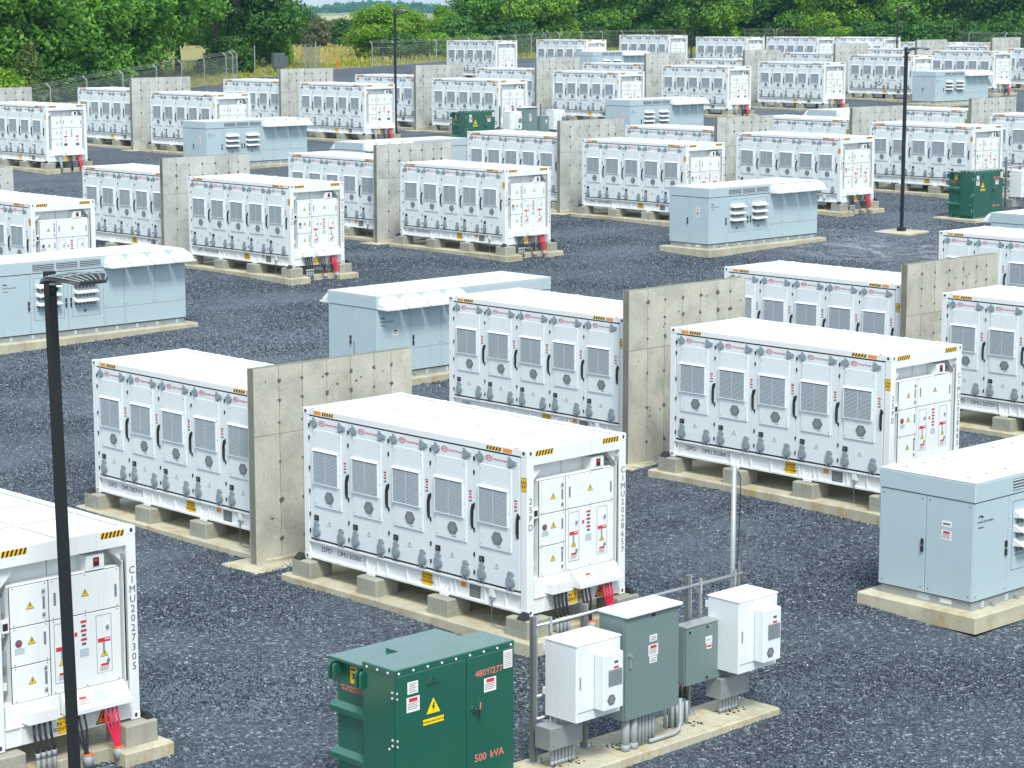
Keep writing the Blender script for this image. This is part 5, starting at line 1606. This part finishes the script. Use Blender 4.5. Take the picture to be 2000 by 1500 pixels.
# ------------------------------------------------------------------ trees
def leaf_cloud(lobes, n, size, flat=.0, droop=.25, seed=1, inner=.25, elong=1.6):
    """leaf clumps (small bent quads) spread through the volume of several ellipsoid lobes; returns verts (4n,3)"""
    g = np.random.default_rng(seed)
    vol = np.array([a[3] * a[4] * a[5] for a in lobes]) ** (2 / 3)
    pick = g.choice(len(lobes), n, p=vol / vol.sum())
    Lb = np.array(lobes)[pick]
    d = g.normal(size=(n, 3)); d /= np.linalg.norm(d, axis=1)[:, None]
    rad = np.where(g.random(n) < inner, g.random(n) ** .5 * .8, .78 + .30 * g.random(n))
    # clumping: modulate the radius with a few random directions so that the outline breaks up
    for _ in range(7):
        k = g.normal(size=3) * 3.2; ph = g.random() * 6.28
        rad *= 1 + .055 * np.sin((d * Lb[:, 3:6]) @ k / 1.4 + ph)
    c = Lb[:, :3] + d * Lb[:, 3:6] * rad[:, None]
    nrm = d * .8 + g.normal(size=(n, 3)) * .55 + np.array([0, 0, .55])
    nrm /= np.linalg.norm(nrm, axis=1)[:, None]
    t = np.cross(nrm, g.normal(size=(n, 3))); t /= np.linalg.norm(t, axis=1)[:, None]
    t[:, 2] -= droop; t /= np.linalg.norm(t, axis=1)[:, None]
    bt = np.cross(nrm, t)
    s = size * (.55 + .9 * g.random(n))[:, None]
    a, b2 = t * s * elong * .5, bt * s * .5
    V = np.stack([c - a, c + b2 * .9 - a * .1, c + a - nrm * s * .18, c - b2 * .9 - a * .1], 1)
    return V.reshape(-1, 3)

def cloud_mesh(name, V, key):
    n = len(V) // 4
    me = bpy.data.meshes.new(name)
    me.vertices.add(len(V)); me.vertices.foreach_set('co', V.astype(np.float32).ravel())
    me.loops.add(4 * n); me.loops.foreach_set('vertex_index', np.arange(4 * n, dtype=np.int32))
    me.polygons.add(n); me.polygons.foreach_set('loop_start', np.arange(0, 4 * n, 4, dtype=np.int32))
    try: me.polygons.foreach_set('loop_total', np.full(n, 4, dtype=np.int32))
    except Exception: pass
    me.materials.append(M[key])
    me.update(calc_edges=True)
    return me

def trunk_mesh(h, r, seed, limbs=7, spread=3.0, lean=.3):
    q = random.Random(seed); b = MB()
    p = [(0, 0, -.3)] + [(q.uniform(-1, 1) * lean * k / 5, q.uniform(-1, 1) * lean * k / 5, h * k / 5) for k in range(1, 6)]
    b.tube(p, [r * (1.15 - .16 * k) for k in range(6)], 'bark', 8)
    for k in range(limbs):
        t = q.uniform(.3, .95); i = int(t * 5); f = t * 5 - i
        s = Vector(p[i]).lerp(Vector(p[min(5, i + 1)]), f)
        a = q.uniform(0, 6.28); l = spread * q.uniform(.6, 1.0)
        e = s + Vector((math.cos(a) * l, math.sin(a) * l, l * q.uniform(.2, .7)))
        m = s.lerp(e, .5) + Vector((0, 0, q.uniform(-.2, .15) * l))
        b.tube([s, m, e], [r * .42, r * .27, r * .1], 'bark', 5)
        for _ in range(2):
            e2 = m + Vector((q.uniform(-1, 1), q.uniform(-1, 1), q.uniform(.1, .8))) * l * .5
            b.tube([m, e2], [r * .2, r * .06], 'bark', 4)
    return b.mesh('trunk', True)

def lobes_tree(seed, r, z0, z1, n):
    g = np.random.default_rng(seed); out = []
    for k in range(n):
        a = 6.283 * k / n * 2.4 + g.uniform(-.5, .5); t = (k + .5) / n
        z = z0 + (z1 - z0) * t
        prof = math.sin(math.pi * min(.97, .22 + .72 * t)) ** .7
        q = r * prof * g.uniform(.35, .72)
        s = r * g.uniform(.36, .55) * (.65 + .5 * prof)
        out.append((q * math.cos(a), q * math.sin(a), z, s, s, s * g.uniform(.62, .85)))
    out.append((0, 0, (z0 + z1) / 2, r * .55, r * .55, (z1 - z0) * .42))
    return out

KINDS = {}
def kind(name, crown, trunk, scale=1.0):
    KINDS[name] = (crown, trunk)
kind('round', cloud_mesh('crown', leaf_cloud(lobes_tree(1, 5.0, 1.6, 11.5, 22), 30000, .25, seed=1), 'leaf_mid'), trunk_mesh(8.5, .30, 1))
kind('dark', cloud_mesh('crown', leaf_cloud(lobes_tree(2, 5.2, 2.2, 12.0, 24), 30000, .24, seed=2), 'leaf_dark'), trunk_mesh(9.0, .33, 2))
kind('bright', cloud_mesh('crown', leaf_cloud(lobes_tree(3, 4.2, 1.0, 9.5, 20), 24000, .24, seed=3), 'leaf_bright'), trunk_mesh(7.0, .22, 3))
kind('mid2', cloud_mesh('crown', leaf_cloud(lobes_tree(4, 5.4, 1.0, 12.5, 26), 32000, .26, seed=4), 'leaf_mid'), trunk_mesh(9.0, .3, 4))
kind('olive', cloud_mesh('crown', leaf_cloud(lobes_tree(5, 5.0, 1.2, 11.5, 22), 28000, .22, seed=5), 'leaf_olive'), trunk_mesh(8.0, .26, 5))
kind('high', cloud_mesh('crown', leaf_cloud(lobes_tree(14, 4.6, 4.4, 12.5, 20), 26000, .25, seed=14), 'leaf_mid'), trunk_mesh(9.5, .30, 14))
kind('bush', cloud_mesh('crown', leaf_cloud(lobes_tree(6, 2.4, .5, 3.4, 12), 9000, .20, seed=6), 'leaf_dark'), trunk_mesh(1.8, .08, 6, 5, 1.0))
kind('bushlight', cloud_mesh('crown', leaf_cloud(lobes_tree(7, 2.2, .4, 2.8, 12), 8000, .19, seed=7), 'leaf_bright'), trunk_mesh(1.6, .07, 7, 5, 1.0))
kind('brown', cloud_mesh('crown', leaf_cloud(lobes_tree(8, 2.6, .6, 4.6, 12), 4500, .24, seed=8, inner=.4), 'leaf_brown'), trunk_mesh(3.0, .12, 8, 8, 1.6))
kind('cedar', cloud_mesh('crown', leaf_cloud([(0, 0, .8 + .42 * k, 1.7 - .17 * k, 1.7 - .17 * k, .5) for k in range(9)], 6000, .22, droop=-.5, seed=9, elong=2.6), 'leaf_olive'), trunk_mesh(3.5, .12, 9, 3, .6))
def pine():
    g = np.random.default_rng(10); lb = []
    for k in range(16):
        a = k * 2.4; z = 4.3 + k * .5; l = g.uniform(1.6, 3.0)
        for t in (.55, .85, 1.0): lb.append((l * t * math.cos(a), l * t * math.sin(a), z + .2 * t, .62, .62, .28))
    return leaf_cloud(lb, 7000, .20, seed=10, elong=3.0, droop=-.3)
def pine_trunk():
    b = MB(); g = np.random.default_rng(10)
    b.tube([(0, 0, -.3), (.05, 0, 4), (0, .1, 8), (0, 0, 13)], [.24, .19, .15, .05], 'bark', 8)
    for k in range(16):
        a = k * 2.4; z = 4.3 + k * .5; l = g.uniform(1.6, 3.0); b.tube([(0, 0, z - .1), (l * math.cos(a), l * math.sin(a), z + .2)], [.06, .02], 'bark', 4)
    for k in range(7):
        a = k * 1.9; b.tube([(0, 0, 2 + k * .4), (1.2 * math.cos(a), 1.2 * math.sin(a), 2 + k * .4 + .1)], [.03, .01], 'bark', 4)
    return b.mesh('trunk', True)
kind('pine', cloud_mesh('crown', pine(), 'leaf_pine'), pine_trunk())

CX0, CY0 = 33.2417, -26.4047
def at(u, d):
    """plan position at bearing u (pixels of a 2000 px wide view from the survey point) and distance d in metres"""
    k = (u - 1000) / 4465.46
    vx = -.712551 - .11591 * .12 + .69198 * k; vy = .682823 + .112202 * .12 + .721917 * k
    q = math.hypot(vx, vy)
    return CX0 + vx / q * d, CY0 + vy / q * d

TREES = [
(-115.12, 60.61, 'round', 1.0, 1.0, 'leafy tree cut by the picture edge above the first firewall'),
(-116.46, 66.14, 'round', 0.95, 1.0, 'mid green leafy tree above the cedar bush beyond the fence'),
(-118.85, 71.72, 'mid2', 0.92, 1.0, 'broad mid green tree above the first fence posts'),
(-122.85, 78.38, 'round', 0.98, 1.0, 'mid green tree with drooping boughs over the climbing fence'),
(-129.91, 87.54, 'high', 1.0, 1.0, 'dark leafy tree whose trunk stands behind the climbing fence'),
(-135.98, 94.54, 'high', 0.9, 1.0, 'narrow leafy tree beside the gap with the blue hill'),
(-134.34, 75.24, 'mid2', 1.05, 1.0, 'tall tree filling the corner behind the cedar bush'),
(-135.63, 80.75, 'bright', 1.3, 1.0, 'bright green tree in the second row behind the climbing fence'),
(-138.65, 87.12, 'bright', 1.25, 1.0, 'leafy tree in the second row behind the drooping boughs'),
(-135.64, 89.8, 'high', 1.05, 1.0, 'leafy tree in the second row with bare visible trunk'),
(-142.82, 103.84, 'pine', 1.0, 1.0, 'sparse pine with bare lower trunk in the gap'),
(-146.51, 110.58, 'dark', 1.0, 1.0, 'big dark tree spreading over the open gate'),
(-150.1, 115.75, 'bright', 0.72, 1.35, 'bright green boughs of the tree reaching over the field'),
(-157.38, 116.1, 'dark', 0.9, 1.0, 'dark tree behind the sparse pine'),
(-109.32, 62.49, 'cedar', 1.0, 1.0, 'olive cedar bush behind the fence beside the first firewall'),
(-108.54, 59.92, 'bushlight', 0.9, 1.0, 'bright green bush at the picture edge by the firewall'),
(-113.17, 67.61, 'bush', 0.8, 1.0, 'dark bush under the trees at the first fence posts'),
(-117.06, 72.63, 'bush', 0.85, 1.0, 'dark bush below the drooping boughs'),
(-120.8, 77.84, 'bush', 0.8, 1.0, 'dark bush beneath the tree with the trunk by the fence'),
(-125.08, 83.97, 'bush', 0.42, 1.0, 'dark bush at the foot of the fence near the narrow tree'),
(-133.71, 95.97, 'bush', 0.42, 1.0, 'small dark bush below the sparse pine'),
(-136.44, 100.68, 'bush', 0.9, 1.0, 'dark bush beside the inner gate post'),
(-201.22, 160.75, 'dark', 0.56, 0.66, 'round dark tree at the back of the yellow field'),
(-193.96, 157.01, 'brown', 0.85, 1.0, 'brownish twiggy bush at the back of the yellow field'),
(-201.39, 168.47, 'bush', 1.0, 1.0, 'dark hedge bush left of the bright fence tree'),
(-212.28, 175.69, 'brown', 0.75, 1.0, 'twiggy pale bush below the hill field'),
(-155.48, 134.49, 'bright', 0.72, 0.8, 'bright green bushy tree beside the lamp post at the gate'),
(-156.56, 139.37, 'bright', 0.66, 0.84, 'bright green bushy tree behind the lamp head'),
(-152.65, 134.72, 'bush', 0.9, 1.0, 'dark bush inside the bright fence trees'),
(-165.68, 153.19, 'bright', 0.52, 1.05, 'slim tree with feathery top in the gap beside the hills'),
(-161.76, 151.55, 'bush', 1.2, 1.0, 'dark bush below the slim feathery tree'),
(-155.89, 143.14, 'bushlight', 0.85, 1.0, 'yellow green bush behind the fence beside the first fence container'),
(-156.75, 148.14, 'bushlight', 0.75, 1.0, 'yellow green bush peeping over the first fence container'),
(-177.81, 172.48, 'dark', 1.0, 1.0, 'dark tree at the edge of the sky gap'),
(-172.07, 171.26, 'round', 1.0, 1.0, 'mid green tree with the thin lamp post in front'),
(-167.36, 170.37, 'bright', 1.0, 1.0, 'bright green tree behind the second fence container'),
(-178.29, 186.33, 'dark', 1.1, 1.0, 'dark shaded tree between two brighter crowns'),
(-175.58, 188.99, 'round', 1.02, 1.0, 'mid green tree above the third fence container'),
(-176.46, 196.44, 'mid2', 0.95, 1.0, 'leafy tree left of the narrow blue gap'),
(-171.15, 199.98, 'round', 0.92, 1.0, 'mid green tree right of the narrow blue gap'),
(-166.81, 201.17, 'bright', 1.1, 1.0, 'yellow green bright tree behind the lamp post by the fence'),
(-171.85, 212.69, 'dark', 1.1, 1.0, 'dark tree next to the yellow green bright tree'),
(-172.88, 220.97, 'mid2', 1.0, 1.0, 'mid green tree where the fence turns'),
(-165.2, 218.23, 'round', 1.0, 1.0, 'leafy tree just past the fence corner'),
(-152.16, 209.45, 'bright', 1.05, 1.0, 'bright tree behind the sixth fence container'),
(-151.84, 216.02, 'mid2', 1.0, 1.0, 'mid green tree behind the thin lamp with small arm'),
(-145.43, 214.59, 'round', 1.05, 1.0, 'leafy tree above the lamp head on the square footing post'),
(-142.03, 217.07, 'mid2', 1.05, 1.0, 'broad leafy tree above the far firewalls'),
(-138.09, 219.86, 'olive', 1.08, 1.0, 'olive brownish tree near the picture corner'),
(-132.16, 219.07, 'dark', 1.05, 1.0, 'dark tree in the picture corner'),
(-130.95, 224.67, 'round', 1.0, 1.0, 'leafy tree cut by the picture corner'),
(-202.86, 198.39, 'dark', 1.15, 1.0, 'dark tree of the rear row, first from the sky gap'),
(-204.23, 205.61, 'mid2', 1.15, 1.0, 'mid green tree of the rear row, second from the sky gap'),
(-205.46, 212.9, 'dark', 1.15, 1.0, 'dusky tree of the rear row, third from the sky gap'),
(-193.99, 207.35, 'dark', 1.15, 1.0, 'dark tree of the rear row, fourth from the sky gap'),
(-195.08, 214.62, 'mid2', 1.15, 1.0, 'mid green tree of the rear row, fifth from the sky gap'),
(-184.8, 215.95, 'dark', 1.15, 1.0, 'dark tree of the rear row, sixth from the sky gap'),
(-185.63, 223.24, 'mid2', 1.15, 1.0, 'mid green tree of the rear row, seventh from the sky gap'),
(-186.31, 230.58, 'dark', 1.15, 1.0, 'dusky tree of the rear row, eighth from the sky gap'),
(-175.33, 224.14, 'dark', 1.15, 1.0, 'dark tree of the rear row, ninth from the sky gap'),
(-175.91, 231.43, 'mid2', 1.15, 1.0, 'mid green tree of the rear row, tenth from the sky gap'),
(-176.34, 238.77, 'dark', 1.15, 1.0, 'dusky tree of the rear row, eleventh from the sky gap'),
(-165.65, 231.89, 'dark', 1.15, 1.0, 'dark tree of the rear row, twelfth from the sky gap'),
(-165.98, 239.18, 'mid2', 1.15, 1.0, 'mid green tree of the rear row, thirteenth from the sky gap'),
(-166.18, 246.5, 'dark', 1.15, 1.0, 'dusky tree of the rear row, fourteenth from the sky gap'),
(-155.8, 239.19, 'dark', 1.15, 1.0, 'dark tree of the rear row, fifteenth from the sky gap'),
(-155.9, 246.45, 'mid2', 1.15, 1.0, 'mid green tree of the rear row, sixteenth from the sky gap'),
(-155.87, 253.74, 'dark', 1.15, 1.0, 'dusky tree of the rear row, seventeenth from the sky gap'),
(-145.82, 246.02, 'dark', 1.15, 1.0, 'dark tree of the rear row, eighteenth from the sky gap'),
(-155.58, 149.41, 'bushlight', 0.8, 1.0, 'bright bush behind the barbed wire fence, first from the slim feathery tree'),
(-159.28, 156.4, 'bush', 0.92, 1.0, 'dark bush behind the barbed wire fence, second from the slim feathery tree'),
(-162.85, 163.48, 'bush', 1.04, 1.0, 'dark bush behind the barbed wire fence, third from the slim feathery tree'),
(-166.3, 170.64, 'bush', 0.8, 1.0, 'dark bush behind the barbed wire fence, fourth from the slim feathery tree'),
(-169.64, 177.9, 'bushlight', 0.92, 1.0, 'bright bush behind the barbed wire fence, fifth from the slim feathery tree'),
(-172.85, 185.23, 'bush', 1.04, 1.0, 'dark bush behind the barbed wire fence, sixth from the slim feathery tree'),
(-175.93, 192.64, 'bush', 0.8, 1.0, 'dark bush behind the barbed wire fence, seventh from the slim feathery tree'),
(-173.95, 194.85, 'bush', 0.92, 1.0, 'dark bush behind the barbed wire fence, eighth from the slim feathery tree'),
(-172.97, 198.16, 'bushlight', 1.04, 1.0, 'bright bush behind the barbed wire fence, ninth from the slim feathery tree'),
(-171.95, 201.47, 'bush', 0.8, 1.0, 'dark bush behind the barbed wire fence, tenth from the slim feathery tree'),
(-170.89, 204.77, 'bush', 0.92, 1.0, 'dark bush behind the barbed wire fence, eleventh from the slim feathery tree'),
(-169.78, 208.07, 'bush', 1.04, 1.0, 'dark bush behind the barbed wire fence, twelfth from the slim feathery tree'),
(-168.64, 211.37, 'bushlight', 0.8, 1.0, 'bright bush behind the barbed wire fence, thirteenth from the slim feathery tree'),
(-167.45, 214.67, 'bush', 0.92, 1.0, 'dark bush behind the barbed wire fence, fourteenth from the slim feathery tree'),
(-166.23, 217.96, 'bush', 1.04, 1.0, 'dark bush behind the barbed wire fence, fifteenth from the slim feathery tree'),
(-149.22, 201.57, 'bush', 0.8, 1.0, 'dark bush behind the barbed wire fence, sixteenth from the slim feathery tree'),
(-147.02, 203.31, 'bushlight', 0.92, 1.0, 'bright bush behind the barbed wire fence, seventeenth from the slim feathery tree'),
(-144.81, 205.03, 'bush', 1.04, 1.0, 'dark bush behind the barbed wire fence, eighteenth from the slim feathery tree'),
(-139.7, 200.12, 'bush', 1.0, 1.0, 'dark bush at the tree foot above the far firewalls, first from the fence corner'),
(-137.24, 201.99, 'bush', 1.0, 1.0, 'dark bush at the tree foot above the far firewalls, second from the fence corner'),
(-134.76, 203.81, 'bush', 1.0, 1.0, 'dark bush at the tree foot above the far firewalls, third from the fence corner'),
(-132.27, 205.61, 'bush', 1.0, 1.0, 'dark bush at the tree foot above the far firewalls, fourth from the fence corner'),
(-129.77, 207.37, 'bush', 1.0, 1.0, 'dark bush at the tree foot above the far firewalls, fifth from the fence corner'),
(-127.27, 209.1, 'bush', 1.0, 1.0, 'dark bush at the tree foot above the far firewalls, sixth from the fence corner'),
(-124.76, 210.79, 'bush', 1.0, 1.0, 'dark bush at the tree foot above the far firewalls, seventh from the fence corner')]
tcount = {}
for i, (x, y, kd, s, zs, lab) in enumerate(TREES):
    crown, trunk = KINDS[kd]
    nm = {'bush': 'bush', 'bushlight': 'bush', 'brown': 'bush', 'cedar': 'cedar_bush', 'pine': 'pine_tree'}.get(kd, 'leafy_tree')
    q = random.Random(i * 7 + 3)
    sx = s * q.uniform(.92, 1.1)
    g = {'bush': 'bushes along the fence', 'cedar_bush': 'bushes along the fence', 'pine_tree': 'trees beyond the fence', 'leafy_tree': 'trees beyond the fence'}[nm]
    t = thing(nm, lab, 'tree' if nm.endswith('tree') else 'bush', (x, y, ground_far(x, y) - .1), q.uniform(0, 6.28), g)
    t.scale = (sx, sx, s * zs)
    link('crown', crown, t); link('trunk', trunk, t)

# ------------------------------------------------------------------ far woods, pale hill field
def far_wood(name, label, u0, u1, d0, d1, n, r, key, seed, zoff=0.0):
    g = np.random.default_rng(seed); V = []
    base = []
    for k in range(n):
        u = g.uniform(u0, u1); d = g.uniform(d0, d1)
        x, y = at(u, d); s = r * g.uniform(.7, 1.35)
        z = ground_far(x, y) + zoff
        lb = [(x, y, z + s * .9, s, s, s * 1.05), (x + g.uniform(-.6, .6) * s, y + g.uniform(-.6, .6) * s, z + s * 1.35, s * .62, s * .62, s * .6), (x + g.uniform(-.8, .8) * s, y + g.uniform(-.8, .8) * s, z + s * .7, s * .7, s * .7, s * .7)]
        V.append(leaf_cloud(lb, 300, s * .34, seed=seed * 1000 + k, inner=.1, elong=1.2))
    me = cloud_mesh(name, np.concatenate(V), key)
    o = link(name, me); o['kind'] = 'stuff'; o['label'] = label; o['category'] = 'woodland'
far_wood('far_woods', 'hazy blue green wood covering the far ridge', 380, 1050, 2750, 3250, 420, 5.6, 'leaf_dark', 31, -1)
far_wood('far_woods', 'hazy blue wood seen through the gap between right hand trees', 1180, 1420, 2700, 3200, 170, 10, 'leaf_dark', 32, 8)
far_wood('far_woods', 'blue green wood below the pale hill field', 380, 1000, 1350, 1650, 260, 4.6, 'leaf_dark', 33, -.8)
far_wood('far_woods', 'hedge line at the end of the yellow field', 380, 900, 318, 335, 80, 1.3, 'leaf_olive', 34, -.2)
def strip(name, u0, u1, d0, d1, key, dz=.1, n=24, m=4):
    v = []; f = []
    for j in range(m + 1):
        for i in range(n + 1):
            x, y = at(u0 + (u1 - u0) * i / n, d0 + (d1 - d0) * j / m); v.append((x, y, ground_far(x, y) + dz))
    for j in range(m):
        for i in range(n):
            a = j * (n + 1) + i; f.append((a, a + 1, a + n + 2, a + n + 1))
    me = bpy.data.meshes.new(name); me.from_pydata(v, [], f); me.materials.append(M[key])
    o = link(name, me); o['kind'] = 'structure'; return o
M['wheat'] = ground_mat('ripe_field', [(.40, .33, .15), (.50, .41, .20), (.46, .38, .18)], .05)
M['meadow'] = ground_mat('meadow', [(.10, .20, .03), (.14, .25, .04), (.12, .22, .04)], .08)
strip('hill_field', 560, 830, 2000, 2500, 'wheat', .6)
strip('meadow', 480, 1000, 345, 560, 'meadow', .15)

# ------------------------------------------------------------------ grass: ripe field, green verge
def grass(name, label, test, n, h, key, seed, box, w=.05):
    g = np.random.default_rng(seed)
    x0, x1, y0, y1 = box
    P = np.stack([g.uniform(x0, x1, n), g.uniform(y0, y1, n)], 1)
    P = P[[test(x, y) for x, y in P]]
    k = len(P)
    Z = np.array([ground(x, y) - .06 for x, y in P])
    hh = h * (.5 + .9 * g.random(k)); a = g.uniform(0, 6.283, k); lean = g.uniform(-.35, .35, (k, 2)) * hh[:, None]
    dx, dy = np.cos(a) * w, np.sin(a) * w
    V = np.stack([np.stack([P[:, 0] - dx, P[:, 1] - dy, Z], 1), np.stack([P[:, 0] + dx, P[:, 1] + dy, Z], 1),
                  np.stack([P[:, 0] + lean[:, 0] + dx * .5, P[:, 1] + lean[:, 1] + dy * .5, Z + hh], 1), np.stack([P[:, 0] + lean[:, 0] - dx * .5, P[:, 1] + lean[:, 1] - dy * .5, Z + hh], 1)], 1).reshape(-1, 3)
    o = link(name, cloud_mesh(name, V, key)); o['kind'] = 'stuff'; o['label'] = label; o['category'] = 'grass'
def dist_u(x, y):
    vx, vy = x - CX0, y - CY0
    f = -vx * .712551 + vy * .682823; r = vx * .69198 + vy * .721917
    return 1000 + 4465.46 * r / f / .987, math.hypot(vx, vy)
def t_field(x, y):
    u, d = dist_u(x, y)
    return 520 < u < 960 and d < 322 and not inside(x, y, YARD) and x < -128 - (y - 95) * .55 and d > 236
def t_verge(x, y):
    u, d = dist_u(x, y)
    if inside(x, y, YARD): return False
    return u > 200 and d < 285 + (u > 1000) * 45 and (u > 660 or x > -136 or d < 232)
grass('tall_grass', 'tall ripe yellow grass field beyond the gate', t_field, 60000, .45, 'grass_dry', 41, (-245, -125, 90, 260), .09)
grass('verge_grass', 'yellow green verge between gravel and fence', t_verge, 70000, .28, 'grass_green', 42, (-185, -98, 55, 240), .06)

# ------------------------------------------------------------------ air
hz = MB(); XS, YS = [v.co.x for v in bpy.data.objects['ground'].data.vertices], [v.co.y for v in bpy.data.objects['ground'].data.vertices]
hz.box(min(XS) - 5, max(XS) + 5, min(YS) - 5, max(YS) + 5, min(v.co.z for v in bpy.data.objects['ground'].data.vertices) - 1, 36, 'gap')
hm = bpy.data.materials.new('air_haze'); hm.use_nodes = True
nt = hm.node_tree
nt.nodes.remove(nt.nodes['Principled BSDF'])
pv = nt.nodes.new('ShaderNodeVolumePrincipled')
pv.inputs['Color'].default_value = (.32, .72, 1.0, 1)
pv.inputs['Density'].default_value = .00014
pv.inputs['Anisotropy'].default_value = .2
nt.links.new(pv.outputs[0], nt.nodes['Material Output'].inputs['Volume'])
me = hz.mesh('haze'); me.materials.clear(); me.materials.append(hm)
ho = link('haze', me); ho['kind'] = 'stuff'
